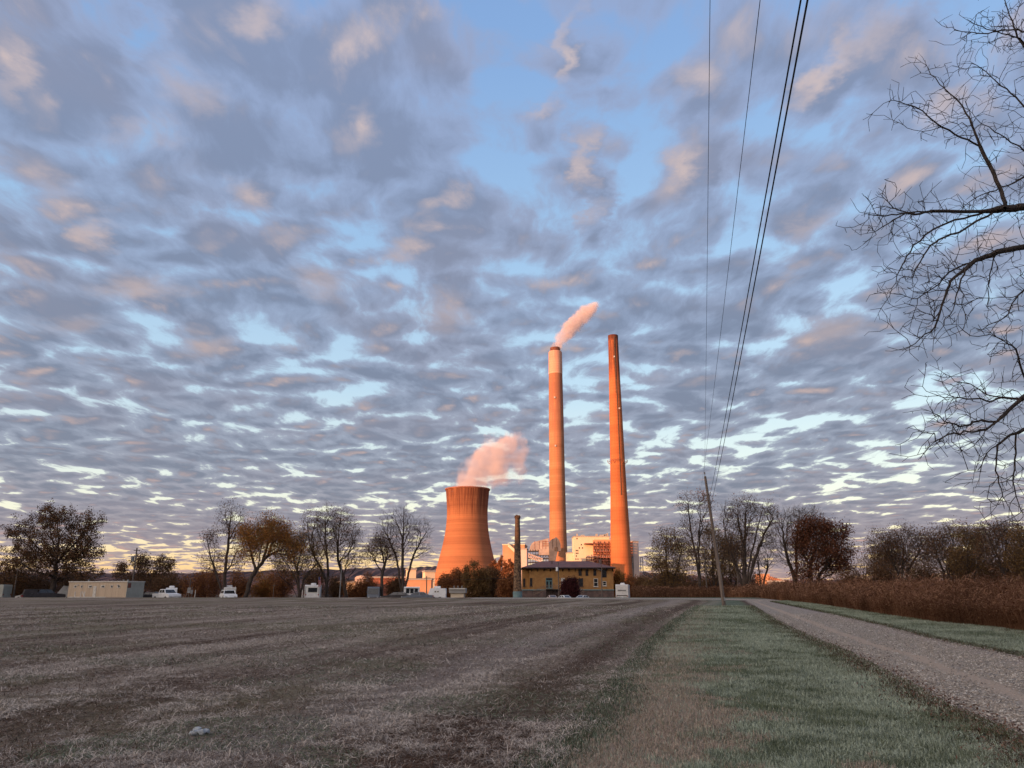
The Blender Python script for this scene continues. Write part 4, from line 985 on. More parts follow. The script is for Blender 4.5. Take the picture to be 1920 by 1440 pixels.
# ------------------------------------------------------------------ near tree whose limbs reach in from the right
rng = np.random.default_rng(77)
YN = 17.0; KN = YN / 9.0
def Lp(pts, d0=0.0, d1=0.0):
    n_ = len(pts)
    return [np.array(at(px, py, YN + KN * (d0 + (d1 - d0) * i / max(1, n_ - 1)))) for i, (px, py) in enumerate(pts)]
tb = np.array(at(2215, 700, YN + .8)); foot = np.array([tb[0] + .2, tb[1], float(H(tb[0], tb[1])) - .1])
tz = lambda py: at(960, py, YN).z
tk = [foot, np.array([tb[0] + .08, tb[1], 3.5]), np.array([tb[0], tb[1], tz(760)]), np.array([tb[0] - .15, tb[1], tz(500)]), np.array([tb[0] - .4, tb[1], tz(270)]), np.array([tb[0] - .2, tb[1] - .3, tz(60)]), np.array([tb[0] + .3, tb[1] - .2, tz(-120)])]
back = []
for h_, az_, L_ in ((2, 20, 5.5), (2, -60, 5), (3, 50, 6), (3, -20, 6.5), (4, 100, 5), (4, 10, 6), (5, -30, 4.5), (5, 60, 4.5), (5, 170, 3.5), (3, -110, 4.5)):
    b0 = tk[h_]; dv = np.array([math.cos(R(az_)), math.sin(R(az_)), 0])
    back.append([b0 + dv * L_ * t + np.array([0, 0, L_ * (.55 * t - .28 * t * t)]) + rng.normal(0, .12, 3) * (t > 0) for t in (0, .2, .42, .65, .85, 1.0)])
limbs = [tk,
    [tk[2]] + Lp([(2080, 660), (1990, 700), (1935, 735), (1915, 748), (1890, 770), (1870, 790), (1850, 805), (1820, 810), (1790, 812), (1765, 822), (1745, 830)], .4, -.5),
    [tk[3]] + Lp([(2110, 430), (1990, 395), (1920, 388), (1880, 391), (1850, 396), (1800, 397), (1745, 396), (1700, 398), (1675, 390), (1658, 372)], .4, -.3),
    [tk[3]] + Lp([(2110, 480), (1990, 470), (1920, 463), (1900, 466), (1870, 472), (1840, 485), (1815, 500), (1790, 520), (1775, 545), (1765, 575), (1758, 600), (1745, 622), (1725, 635), (1705, 650)], .4, -.6),
    [tk[4]] + Lp([(2090, 240), (1990, 170), (1950, 120), (1920, 88), (1905, 60), (1890, 20), (1882, -20)], .3, .2),
    [tk[4]] + Lp([(2080, 300), (1990, 320), (1920, 283), (1885, 258), (1855, 238), (1830, 222)], .3, -.1),
    Lp([(1884, 389), (1878, 360), (1860, 318), (1838, 275), (1822, 235), (1805, 200), (1790, 183), (1770, 165), (1745, 140), (1737, 122)], .0, .5),
    Lp([(1838, 275), (1815, 262), (1790, 252), (1765, 238), (1748, 225), (1730, 208), (1715, 200), (1697, 195), (1676, 188)], .2, -.3),
    Lp([(1745, 396), (1715, 402), (1690, 400), (1660, 405), (1630, 402), (1612, 398)], -.1, -.5),
    Lp([(1700, 398), (1675, 412), (1655, 425), (1640, 435), (1612, 440)], -.2, .3),
    Lp([(1850, 396), (1820, 405), (1790, 412), (1760, 425), (1735, 440), (1712, 460), (1700, 480), (1690, 500), (1680, 530), (1668, 555), (1652, 578)], .1, .6),
    Lp([(1860, 400), (1830, 415), (1800, 435), (1770, 445), (1745, 460), (1720, 500), (1712, 520)], .1, -.5),
    Lp([(1840, 485), (1810, 495), (1780, 510), (1750, 540), (1720, 560), (1700, 556)], 0, .6),
    Lp([(1815, 500), (1800, 530), (1790, 570), (1770, 610)], -.2, -.6),
    Lp([(1870, 472), (1860, 500), (1852, 540), (1850, 575)], 0, .4),
    Lp([(1990, 500), (1930, 530), (1905, 560), (1890, 590), (1870, 605), (1850, 630)], .3, -.2),
    Lp([(1915, 748), (1880, 745), (1850, 740), (1820, 720), (1790, 715), (1770, 700)], .1, .4),
    Lp([(1880, 745), (1850, 752), (1800, 745), (1760, 742), (1738, 744)], .1, -.3),
    Lp([(1870, 790), (1835, 790), (1800, 800), (1770, 790), (1750, 775)], 0, -.6),
    [tk[2]] + Lp([(2070, 740), (1990, 780), (1920, 805), (1895, 815), (1870, 835), (1850, 850), (1838, 884)], .3, 0),
    Lp([(1905, 812), (1905, 850), (1900, 890), (1905, 930), (1915, 960), (1890, 975)], .2, .4),
    Lp([(1870, 835), (1868, 870), (1872, 905), (1880, 930), (1868, 950)], .1, -.2),
    Lp([(1990, 170), (1960, 140), (1930, 85), (1890, 65), (1850, 55), (1820, 40)], .3, -.2),
    Lp([(1990, 320), (1960, 230), (1920, 200), (1895, 175), (1865, 150), (1840, 128), (1818, 115)], .3, .5),
    Lp([(1935, 735), (1918, 700), (1905, 655), (1890, 645), (1868, 632)], .2, -.3)]
# closely spaced targets round the outer limbs
limbs += back
T = []
for s_ in limbs[1:]:
    s_ = np.array(s_); L = np.linalg.norm(np.diff(s_, axis=0), axis=1); cum = np.concatenate([[0], np.cumsum(L)])
    m_ = int(cum[-1] * 50 / KN)
    u = cum[-1] * (.22 + .80 * rng.random(m_) ** .8)
    u = np.minimum(u, cum[-1])
    q = np.stack([np.interp(u, cum, s_[:, k_]) for k_ in range(3)], -1)
    sp = KN * (.09 + .15 * rng.random(m_))
    T.append(q + rng.normal(0, 1, (m_, 3)) * sp[:, None] + np.array([-.05, 0, .0]))
T = np.concatenate(T); T = T[rng.permutation(len(T))]
pos, par, dr_ = grow(limbs, T, .10 * KN, .06, wig=.09, up=.0)
r, tipm = radii(par, .0054, 1.42, .34)
B = np.array([foot[0], foot[1], float(H(foot[0], foot[1]))])
pos = pos - B
ch = np.where(par >= 0)[0]; P0, P1 = pos[par[ch]], pos[ch]
R1 = np.maximum(r[ch], .0054); R0 = np.minimum(r[par[ch]], R1 * 1.3)
thick = R1 > .036
th = thing('bare_tree', 'dark bare tree across the road whose limbs hang in from the right edge', bare, tuple(B))
V, F = tubes(P0[thick], P1[thick], R0[thick], R1[thick], 9)
link('trunk', np_mesh('trunk', V, F, M['near_bark'], smooth=True), th)
V, F = tubes(P0[~thick], P1[~thick], R0[~thick], R1[~thick], 5)
# short spur twigs
src = np.where((r < .012) & (par >= 0))[0]; src = np.repeat(src[rng.random(len(src)) < .42], 1)
d = dr_[src] + rng.normal(0, .5, (len(src), 3)); d /= np.linalg.norm(d, axis=1)[:, None]
a = pos[src]; b = a + d * KN * (.05 + .08 * rng.random(len(src)))[:, None]
V2, F2 = tubes(a, b, np.full(len(src), .0054), np.full(len(src), .0038), 4)
link('crown', np_mesh('crown', np.concatenate([V, V2]), np.concatenate([F, F2 + len(V)]), M['near_bark']), th)
print('near tree nodes', len(pos))

# ------------------------------------------------------------------ the power station
rng = np.random.default_rng(5)
def concrete(name, c, c2, band, stain=None, ztop=100., zlow=60., grid=None, stain_c=(.12, .045, .03)):
    """cast concrete shell: lift bands, form joints, dark runs of dirt below the rim"""
    m_, n, bs = new_mat(name)
    tc_ = n.new('ShaderNodeTexCoord'); P_ = tc_.outputs['Object']; x, y, z = n.sep(P_)
    th_ = n.m('ARCTAN2', y, x)
    f1, _ = n.noise(n.xyz(0, 0, z), band, 3, .7); f2, _ = n.noise(P_, .05, 5, .6)
    c_ = n.mix(n.mr(f1, .42, .58), c, c2)
    c_ = n.mix(n.m('MULTIPLY', n.mr(f2, .4, .7), .4), c_, n.vm('SCALE', c_, .78))
    if grid:
        gz = n.m('ABSOLUTE', n.m('SUBTRACT', n.m('FRACT', n.m('DIVIDE', z, grid[0])), .5)); ga = n.m('ABSOLUTE', n.m('SUBTRACT', n.m('FRACT', n.m('MULTIPLY', th_, grid[1] / 6.2832)), .5))
        c_ = n.mix(n.m('MULTIPLY', n.m('MAXIMUM', n.mr(gz, .38, .5), n.mr(ga, .40, .5)), .38), c_, n.vm('SCALE', c_, .55))
    if stain:
        s1, _ = n.noise(n.xyz(n.m('MULTIPLY', n.m('COSINE', th_), stain), n.m('MULTIPLY', n.m('SINE', th_), stain), n.m('MULTIPLY', z, .02)), 1.0, 4, .75)
        s2, _ = n.noise(n.xyz(n.m('MULTIPLY', n.m('COSINE', th_), stain * 1.7), n.m('MULTIPLY', n.m('SINE', th_), stain * 1.7), 5), 1.0, 2, .6)
        lim = n.m('ADD', zlow, n.m('MULTIPLY', n.m('SUBTRACT', .75, s2), (ztop - zlow) * 1.15))
        k_ = n.m('MULTIPLY', n.mr(n.m('SUBTRACT', z, lim), 0, (ztop - zlow) * .42), n.mr(s1, .34, .56))
        c_ = n.mix(n.m('MULTIPLY', k_, .92), c_, stain_c)
    n.put(bs.inputs['Base Color'], c_); n.put(bs.inputs['Roughness'], .9); bs.inputs['Specular IOR Level'].default_value = .15
    return m_
def rad(pxl, pxr, py, Y): return (at(pxr, py, Y).x - at(pxl, py, Y).x) / 2
YT = 900.0
ct = at(874, 1105, YT); ct.z = gz(YT)
prof = [(rad(811, 937, 1105, YT), 8.0)] + [(rad(l, r_, py, YT), at(0, py, YT).z - gz(YT)) for l, r_, py in
    ((815.5, 932, 1080), (817.5, 929.5, 1060), (822.5, 923.5, 1045), (827.5, 921, 1030), (831.5, 918.5, 1015), (834.5, 916.5, 1000), (836.5, 915.3, 985), (838, 914.8, 970), (838.6, 915.2, 955), (838.4, 916.2, 940), (837.6, 917.8, 925), (837, 919, 917))]
ztop = prof[-1][1]
def dense(pf, k_=5):
    zs = np.array([p[1] for p in pf]); rs = np.array([p[0] for p in pf])
    cf = np.polyfit(zs, rs, 5); z2 = np.linspace(zs[0], zs[-1], 40)
    return [(float(np.polyval(cf, z)), float(z)) for z in z2]
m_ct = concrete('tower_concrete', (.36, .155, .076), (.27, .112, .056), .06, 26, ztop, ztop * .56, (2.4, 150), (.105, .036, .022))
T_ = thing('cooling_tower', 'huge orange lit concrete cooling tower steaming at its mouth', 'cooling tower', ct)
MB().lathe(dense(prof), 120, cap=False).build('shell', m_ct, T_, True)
r0 = prof[-1][0]
MB().lathe([(r0 - .2, ztop - 1.6), (r0 + .7, ztop - 1.4), (r0 + .7, ztop), (r0 - 1.4, ztop + .05), (r0 - 1.4, ztop - 8), (r0 - 1.2, ztop - 8)], 96, cap=False).build('rim', mat('tower_rim', (.30, .12, .075), (.2, .085, .055), .3, .9), T_, True)
mb = MB()
for k_ in range(36):
    a = k_ / 36 * 6.2832; b = a + .0873; rr = prof[0][0]
    for s_ in (-1, 1): mb.tube([(math.cos(a) * (rr + 3), math.sin(a) * (rr + 3), 0), (math.cos(a + s_ * .087) * rr, math.sin(a + s_ * .087) * rr, 8.4)], .5, 6)
mb.build('support_columns', M['plant_grey'], T_)

Y1 = 900.0
c1 = at(1047, 1045, Y1); c1.z = gz(Y1)
T_ = thing('chimney', 'smoking tall chimney with a pale top band and dark cap', 'chimney', c1)
hz = lambda py, Y: at(960, py, Y).z - gz(Y)
pf = [(rad(1027.5, 1067, 1075, Y1), 0), (rad(1030, 1064, 1045, Y1), hz(1045, Y1)), (rad(1029.5, 1060, 960, Y1), hz(960, Y1)), (rad(1029, 1058, 880, Y1), hz(880, Y1)), (rad(1028.4, 1056, 790, Y1), hz(790, Y1)), (rad(1028.4, 1054, 702, Y1), hz(702, Y1))]
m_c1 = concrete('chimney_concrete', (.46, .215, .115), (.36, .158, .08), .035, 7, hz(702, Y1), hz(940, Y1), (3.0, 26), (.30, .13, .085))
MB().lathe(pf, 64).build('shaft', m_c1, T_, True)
rt = pf[-1][0]
MB().lathe([(rt + .12, hz(702, Y1)), (rt - .1, hz(661, Y1)), (rt - .8, hz(659.5, Y1))], 64).build('top_band', concrete('pale_band_concrete', (.60, .35, .24), (.53, .30, .21), .05, 9, hz(660, Y1), hz(690, Y1), (3.0, 26), (.42, .22, .16)), T_, True)
MB().lathe([(rad(1031, 1050, 656, Y1), hz(661, Y1)), (rad(1031, 1050, 656, Y1), hz(652.5, Y1)), (rad(1031, 1050, 656, Y1) - .7, hz(652.3, Y1)), (rad(1031, 1050, 656, Y1) - .7, hz(655, Y1))], 48).build('liner_cap', mat('dark_liner', (.16, .06, .04), (.11, .045, .03), .3, .8), T_, True)
for py in (750, 840):
    r_ = np.interp(hz(py, Y1), [p[1] for p in pf], [p[0] for p in pf])
    MB().box(-3.0, -1.2, -r_ - .9, -r_ + .3, hz(py, Y1), hz(py, Y1) + 2.0).build('beacon_light', M['lamp_clear'], T_)
MB().box(-.35, .35, -pf[1][0] * 1.0 - .3, -pf[1][0] * .97, 20, 30).build('ladder', M['plant_dark'], T_)

Y2 = 770.0
c2_ = at(1165.5, 1075, Y2); c2_.z = gz(Y2)
T_ = thing('chimney', 'tall tapering orange chimney with dark runs below its open top', 'chimney', c2_)
pf2 = [(rad(1145, 1186, 1085, Y2) + .6, 0)] + [(rad(l, r_, py, Y2), hz(py, Y2)) for l, r_, py in ((1144.8, 1185, 1070), (1143, 1179, 1000), (1141.5, 1172.5, 930), (1140, 1167.5, 865), (1138.5, 1163, 790), (1137.2, 1158, 710), (1136.2, 1154.8, 640))]
m_c2 = concrete('old_chimney_concrete', (.44, .150, .060), (.36, .118, .048), .03, 8, hz(640, Y2), hz(760, Y2), (3.2, 22), (.10, .035, .025))
MB().lathe(pf2, 64).build('shaft', m_c2, T_, True)
rt = pf2[-1][0]
MB().lathe([(rt, hz(640, Y2)), (rt + .1, hz(629.5, Y2)), (rt - .9, hz(629, Y2)), (rt - .9, hz(636, Y2))], 48).build('top_ring', concrete('sooty_ring', (.33, .11, .06), (.2, .07, .04), .05, 12, hz(628, Y2), hz(660, Y2), None, (.05, .02, .015)), T_, True)
mb = MB()
def on(pf_, z): return float(np.interp(z, [p[1] for p in pf_], [p[0] for p in pf_]))
pts = [(math.sin(.18) * (on(pf2, z) + .15), -math.cos(.18) * (on(pf2, z) + .15), z) for z in np.linspace(hz(930, Y2), hz(634, Y2), 14)]
mb.tube(pts, .32, 4)
pts = [(math.sin(.02) * (on(pf2, z) + .15), -math.cos(.02) * (on(pf2, z) + .15), z) for z in np.linspace(hz(740, Y2), hz(634, Y2), 8)]
mb.tube(pts, .18, 4)
mb.build('ladder_cage', M['plant_dark'], T_)
zp = hz(866, Y2); rp = on(pf2, zp)
mb = MB()
for a in range(0, 360, 30):
    ca, sa = math.cos(R(a)), math.sin(R(a))
    if abs(ca) > .5: mb.tube([(ca * rp, sa * rp, zp - 2.5), (ca * (rp + 2.8), sa * (rp + 2.8), zp)], .22, 4)
    for h_ in (0, 1.4): mb.tube([(ca * (rp + 2.8), sa * (rp + 2.8), zp + h_), (math.cos(R(a + 30)) * (rp + 2.8), math.sin(R(a + 30)) * (rp + 2.8), zp + h_)], .13, 4)
    mb.tube([(ca * (rp + 2.8), sa * (rp + 2.8), zp), (ca * (rp + 2.8), sa * (rp + 2.8), zp + 1.4)], .12, 4)
mb.build('gallery', M['plant_red'], T_)
for py, xo in ((770, 2.2), (673, -1.0)):
    MB().box(xo, xo + 1.4, -on(pf2, hz(py, Y2)) - .7, -on(pf2, hz(py, Y2)) + .2, hz(py, Y2), hz(py, Y2) + 1.6).build('beacon_light', M['lamp_clear'], T_)

# steam: closed hulls filled with scattering vapour
def plume(name, label, pts, Y, dens, nscale, seed):
    C_ = [(at(px, py, Y), r_ * Y / 1494) for px, py, r_, *_k in pts]
    o_ = C_[0][0].copy()
    m_ = bpy.data.materials.new(name); m_.use_nodes = True; t = m_.node_tree; t.nodes.clear(); n = N(t)
    out = n.new('ShaderNodeOutputMaterial'); pv_ = n.new('ShaderNodeVolumePrincipled'); t.links.new(pv_.outputs[0], out.inputs['Volume'])
    tc_ = n.new('ShaderNodeTexCoord'); P_ = tc_.outputs['Object']
    _, w1 = n.noise(n.vm('ADD', P_, (seed, seed, 0)), nscale * .6, 3, .6)
    Pw_ = n.vm('ADD', P_, n.vm('SCALE', n.vm('SUBTRACT', w1, (.5, .5, .5)), C_[2][1] * 2.0))
    acc = None
    CC = []
    for i, ((c_, r_), p_) in enumerate(zip(C_, pts)):
        CC.append((c_, r_, p_[3] if len(p_) > 3 else 1.0))
        if i + 1 < len(C_): CC.append(((c_ + C_[i + 1][0]) / 2, (r_ + C_[i + 1][1]) / 2, CC[-1][2]))
    for (c_, r_, k_) in CC:
        d_ = n.mr(n.m('DIVIDE', n.vm('DISTANCE', Pw_, tuple(c_ - o_)), r_), 1.2, .35, 0, k_)
        acc = d_ if acc is None else n.m('MAXIMUM', acc, d_)
    f, _ = n.noise(n.vm('ADD', P_, (seed, 0, 0)), nscale, 5, .62)
    e = n.mr(n.m('ADD', acc, n.m('MULTIPLY', n.m('SUBTRACT', f, .5), 1.5)), .30, .95, 0, dens)
    e = n.m('MULTIPLY', e, n.mr(acc, 0, .12))
    n.put(pv_.inputs['Density'], e); pv_.inputs['Color'].default_value = (.86, .75, .72, 1); pv_.inputs['Anisotropy'].default_value = -.25  # white vapour tinted pink: the dawn light is put into its colour
    me = bpy.data.meshes.new(name)
    import bmesh
    bm = bmesh.new()
    prevv = None
    rings = []
    for i, (c_, r_) in enumerate(C_):
        d = (C_[min(i + 1, len(C_) - 1)][0] - C_[max(i - 1, 0)][0]).normalized()
        if i == 0: d = Vector((0, 0, 1))
        a = d.cross(Vector((0, 1, 0))).normalized(); b = d.cross(a)
        off = -d * r_ * 1.2 if False else Vector()
        rings.append([bm.verts.new(c_ - o_ + off + (a * math.cos(k * .5236) + b * math.sin(k * .5236)) * r_ * 1.3) for k in range(12)])
    for c_, r_ in C_[1:]:
        for k in range(26):
            a_ = k * 2.4; zz = -1 + 2 * (k + .5) / 26; q_ = math.sqrt(1 - zz * zz)
            bm.verts.new(c_ - o_ + Vector((q_ * math.cos(a_), q_ * math.sin(a_), zz)) * r_ * 1.35)
    res = bmesh.ops.convex_hull(bm, input=bm.verts)
    bmesh.ops.delete(bm, geom=[g_ for g_ in res['geom_interior'] if isinstance(g_, bmesh.types.BMVert)], context='VERTS')
    bmesh.ops.recalc_face_normals(bm, faces=bm.faces)
    bm.to_mesh(me); bm.free(); me.materials.append(m_)
    o = link(name, me); o.location = o_
    return tag(o, label, 'steam')
plume('steam_plume', 'wide pink steam cloud drifting off the cooling tower', [(877, 922, 42, .95), (886, 905, 42), (898, 887, 42), (911, 868, 40), (926, 850, 40, .95), (946, 834, 36, .85), (966, 826, 26, .7), (930, 878, 44, .72), (952, 862, 46, .66), (972, 872, 40, .52), (955, 892, 34, .46)], YT, .050, .05, 3)
plume('steam_plume', 'narrow salmon pink steam plume streaming from the smoking chimney', [(1041, 656, 11), (1046, 645, 13), (1054, 632, 17), (1065, 618, 21), (1077, 606, 22), (1089, 595, 21), (1100, 584, 19), (1110, 575, 15, .9), (1118, 568, 11, .5)], Y1, .13, .075, 9)

# plant buildings: boxes given by their outline in the photo
def frame(px, py, Y):
    p = at(px, 1112, Y); return Vector((p.x, Y, gz(Y)))
def bld(name, label, cat, x0, x1, ytop, Y, m_, depth=30, rotz=0.0, roof=None, group=None):
    o_ = frame((x0 + x1) / 2, 0, Y); w_ = (x1 - x0) * Y / 1494 / 2; h_ = at(960, ytop, Y).z - gz(Y)
    T_ = thing(name, label, cat, o_, rotz, group)
    MB().box(-w_, w_, 0, depth, 0, h_).build('wall', m_, T_)
    mb = MB().box(-w_ - .4, w_ + .4, -.4, depth + .4, h_ + .003, h_ + .9); mb.build('roof', roof or M['plant_grey'], T_)
    return T_, w_, h_, o_
def wx(px, Y, o_): return at(px, 1112, Y).x - o_.x
def hh(py, Y): return at(960, py, Y).z - gz(Y)
# scrubber hall on the left
T_, w_, h_, o_ = bld('industrial_building', 'orange lit plant hall with a pale sloping conveyor behind the brick stack', 'building', 942, 984, 1022, 700, M['plant_orange'], 26, R(-6), M['plant_cream'])
mb = MB(); Y = 698
mb.hexa([(wx(953, Y, o_), -4, hh(1025, Y)), (wx(953, Y, o_), -1, hh(1025, Y)), (wx(966, Y, o_), -1, hh(1037, Y)), (wx(966, Y, o_), -4, hh(1037, Y)), (wx(953, Y, o_), -4, hh(1029.5, Y) + 5), (wx(953, Y, o_), -1, hh(1029.5, Y) + 5), (wx(968, Y, o_), -1, hh(1038, Y) + 3), (wx(968, Y, o_), -4, hh(1038, Y) + 3)])
mb.build('conveyor_gallery', M['plant_cream'], T_)
bld('industrial_building', 'tall pale pink block just right of the brick stack', 'building', 976, 988, 1030, 680, M['plant_pink'], 14, R(-6))
# duct work: round duct, hood, deck and truss
o_ = frame(1012, 0, 850); T_ = thing('flue_duct', 'rounded steel flue ducts on a dark framework left of the smoking chimney', 'duct', o_)
Y = 850
x_ = lambda px: wx(px, Y, o_); z_ = lambda py: hh(py, Y)
arc = [(x_(994), z_(1033))] + [(x_(1006 - 12 * math.cos(R(a))), z_(1030 - 15 * math.sin(R(a)))) for a in range(0, 91, 15)] + [(x_(1018), z_(1012)), (x_(1030), z_(1009)), (x_(1030), z_(1033))]
MB().prism_y(arc[::-1], 0, 12).build('elbow', M['duct'], T_, True)
MB().prism_y([(x_(1011), z_(1030)), (x_(1031), z_(1030)), (x_(1031), z_(1041)), (x_(1011), z_(1041))][::-1], -4, 2).build('duct_box', M['duct'], T_)
mb = MB()
for px in (1003, 1011.5, 1018, 1024): mb.box(x_(px), x_(px) + .35, -.3, 0.0, z_(1033), z_(1014))
for py in (1016, 1020, 1024): mb.box(x_(1018), x_(1030), -.35, -.05, z_(py), z_(py) + .5)
mb.split('stiffener', M['plant_red'], T_)
hood = [(x_(1030), z_(1052)), (x_(1030), z_(1020)), (x_(1033), z_(1013.5)), (x_(1038), z_(1010.5)), (x_(1041.5), z_(1010)), (x_(1043), z_(1007.5)), (x_(1048), z_(1012)), (x_(1051.5), z_(1020)), (x_(1052), z_(1034)), (x_(1046), z_(1034)), (x_(1042), z_(1052))]
MB().prism_y(hood[::-1], -8, 3).build('hood', M['duct_dark'], T_)
mb = MB()
for px in (1036, 1043.5): mb.box(x_(px), x_(px) + .4, -8.3, -8.01, z_(1030), z_(1011))
mb.box(x_(1040), x_(1046), -8.4, -8.01, z_(1034), z_(1027))
mb.build('access_door', M['plant_dark'], T_)
mb = MB()
for py in (1034, 1041, 1048, 1055): mb.box(x_(988), x_(1036), -3, 8, z_(py), z_(py) + .7)
for px in range(989, 1037, 5): mb.box(x_(px), x_(px) + .5, -3, -2.4, 0, z_(1034) + 2); 
for px in range(990, 1034, 5): mb.tube([(x_(px), -2.7, z_(1048)), (x_(px + 5), -2.7, z_(1041))], .25, 4)
mb.build('platform_deck', M['plant_dark'], T_)
mb = MB()
for a_, b_ in ((0, 0), (0, -4)):
    mb.tube([(x_(990), -6, z_(1038) + b_), (x_(1018), -6, z_(1048) + b_)], .4, 4)
for i in range(9):
    px = 990 + i * 3.1; py = 1038 + i * 1.11
    mb.tube([(x_(px), -6, z_(py)), (x_(px + 3.1), -6, z_(py + 1.1) - 4)], .25, 4); mb.tube([(x_(px), -6, z_(py) - 4), (x_(px + 3.1), -6, z_(py + 1.1))], .25, 4)
mb.build('conveyor_truss', M['plant_pink'], T_)
# boiler house
T_, w_, h_, o_ = bld('boiler_house', 'large cream boiler house with open floors between the two chimneys', 'building', 1078, 1146, 1006.5, 790, M['plant_cream'], 25)
Y = 790; x_ = lambda px: wx(px, Y, o_); z_ = lambda py: hh(py, Y)
mb = MB()
for px, py in ((1083, 1008.5), (1091, 1020), (1087, 1026), (1093, 1026), (1081, 1031), (1081, 1036), (1081, 1041), (1084, 1031), (1084, 1036), (1110, 1040), (1110, 1046), (1080, 1047), (1084, 1047)):
    mb.box(x_(px), x_(px) + 1.0, -.25, .4, z_(py) - 1.4, z_(py))
mb.split('window', M['plant_dark'], T_)
mb = MB()
for px, w2, h2 in ((1084, 1.5, 2.5), (1092, 4, 1.4), (1121, 2, 2.4), (1128, 6, 1.5), (1137, 2, 2), (1142, 1.5, 3)): mb.box(x_(px), x_(px) + w2, 4, 8, z_(1006.5) + .9, z_(1006.5) + .9 + h2)
mb.split('roof_vent', M['plant_grey'], T_)
mb = MB().box(x_(1114), x_(1146), -10, -.003, 0, z_(1013)); mb.build('bunker_bay', M['plant_orange'], T_)
mb = MB(); md = MB(); mp = MB()
for i, py in enumerate((1021, 1026, 1031, 1036, 1041, 1047, 1053, 1059)):
    xa = 1112 if i < 5 else 1098
    mb.box(x_(xa), x_(1146), -15.5, -10.02, z_(py), z_(py) + .55)
    for px in range(xa, 1145, 2): mb.box(x_(px), x_(px) + .15, -15.5, -15.3, z_(py) + .55, z_(py) + 1.6)
    mb.box(x_(xa), x_(1146), -15.5, -15.3, z_(py) + 1.6, z_(py) + 1.75)
    for px in range(xa + 1, 1144, 4):
        if (px * 7 + i * 3) % 5 < 3: md.box(x_(px), x_(px + 2.4), -10.3, -10.03, z_(py) + .8, z_(py) + 2.4)
        if (px * 5 + i) % 4 == 0: mp.box(x_(px + .5), x_(px + 2.6), -14, -11, z_(py) + .6, z_(py) + 2.2)
for px in range(1112, 1147, 6): mb.box(x_(px), x_(px) + .5, -15.4, -14.9, 0, z_(1019))
for px in (1098, 1103, 1108): mb.box(x_(px), x_(px) + .5, -15.4, -14.9, 0, z_(1046))
mb.box(x_(1097), x_(1122), -11, -.3, z_(1021), z_(1021) + .8)
mb.build('open_floors', M['plant_red'], T_); md.split('louvre', M['plant_dark'], T_); mp.split('pipe_bundle', M['plant_pink'], T_)
bld('industrial_building', 'low cream annex between the smoking chimney and boiler house', 'building', 1065, 1078, 1037, 800, M['plant_cream'], 20)
# right of chimney 2
o_ = frame(1184, 0, 940); T_ = thing('steel_stair_tower', 'red striped open steel stair tower peeking out behind the right chimney', 'stair tower', o_)
Y = 940; x_ = lambda px: wx(px, Y, o_); z_ = lambda py: hh(py, Y)
mb = MB()
for px in (1176, 1182, 1189): 
    for d_ in (0, 9): mb.box(x_(px), x_(px) + .8, d_, d_ + .8, 0, z_(1015))
mb.build('frame', M['plant_dark'], T_)
mb = MB()
for py in (1016, 1021, 1026, 1031, 1036, 1041): mb.box(x_(1176), x_(1189.5), -.5, 10, z_(py) - 1.2, z_(py))
mb.build('floor_slabs', M['plant_red'], T_)
MB().box(x_(1178), x_(1189), 1, 8, z_(1046), z_(1044)).build('duct', M['duct_dark'], T_)
MB().box(x_(1178), x_(1189), 1, 8, z_(1066), z_(1056)).build('lower_duct', M['duct_dark'], T_)
bld('industrial_building', 'narrow pale tower block right of the open stair tower', 'building', 1189.5, 1202, 1015.5, 950, M['plant_pink'], 9, R(24))
o_ = frame(1205.5, 0, 950); T_ = thing('lattice_mast', 'thin grey lattice mast beside the narrow pale tower block', 'mast', o_)
mb = MB(); hm = hh(1046, 950)
for sx in (-1.4, 1.4):
    for sy in (-1.4, 1.4): mb.tube([(sx, sy, 0), (sx, sy, hm)], .22, 4)
for k_ in range(10):
    za, zb_ = hm * k_ / 10, hm * (k_ + 1) / 10
    mb.tube([(-1.4, -1.4, za), (1.4, -1.4, zb_)], .15, 4); mb.tube([(-1.4, -1.4, zb_), (1.4, -1.4, zb_)], .18, 4)
mb.build('lattice', M['metal_grey'], T_)
MB().box(-1.8, 1.8, -1.8, 1.8, hm, hm + .8).build('top_platform', M['metal_grey'], T_)
# conveyor on the right
o_ = frame(1440, 0, 520); T_ = thing('coal_conveyor', 'orange lit coal conveyor sloping down between the bare trees', 'conveyor', o_)
Y = 520; x_ = lambda px: wx(px, Y, o_); z_ = lambda py: hh(py, Y)
MB().box(x_(1427), x_(1446), 0, 10, z_(1104), z_(1076)).build('transfer_house', M['plant_orange'], T_)
MB().hexa([(x_(1440), -2, z_(1084)), (x_(1500), -2, z_(1103)), (x_(1500), 2, z_(1103)), (x_(1440), 2, z_(1084)), (x_(1440), -2, z_(1079)), (x_(1500), -2, z_(1098)), (x_(1500), 2, z_(1098)), (x_(1440), 2, z_(1079))]).build('gallery', M['plant_orange'], T_)
mb = MB()
for px in range(1450, 1500, 12): mb.tube([(x_(px), -1, 0), (x_(px), -1, z_(1083 + (px - 1440) * .32))], .4, 5); mb.tube([(x_(px + 2), -1, 0), (x_(px), -1, z_(1083 + (px - 1440) * .32))], .25, 5)
for px in range(1440, 1500, 4): mb.tube([(x_(px), -2.2, z_(1079 + (px - 1440) * .317)), (x_(px + 4), -2.2, z_(1084 + (px - 1436) * .317))], .2, 4)
mb.build('trestle', M['plant_red'], T_)
bld('industrial_building', 'low grey shed under the orange lit conveyor', 'building', 1449, 1472, 1091, 510, M['duct_dark'], 10)
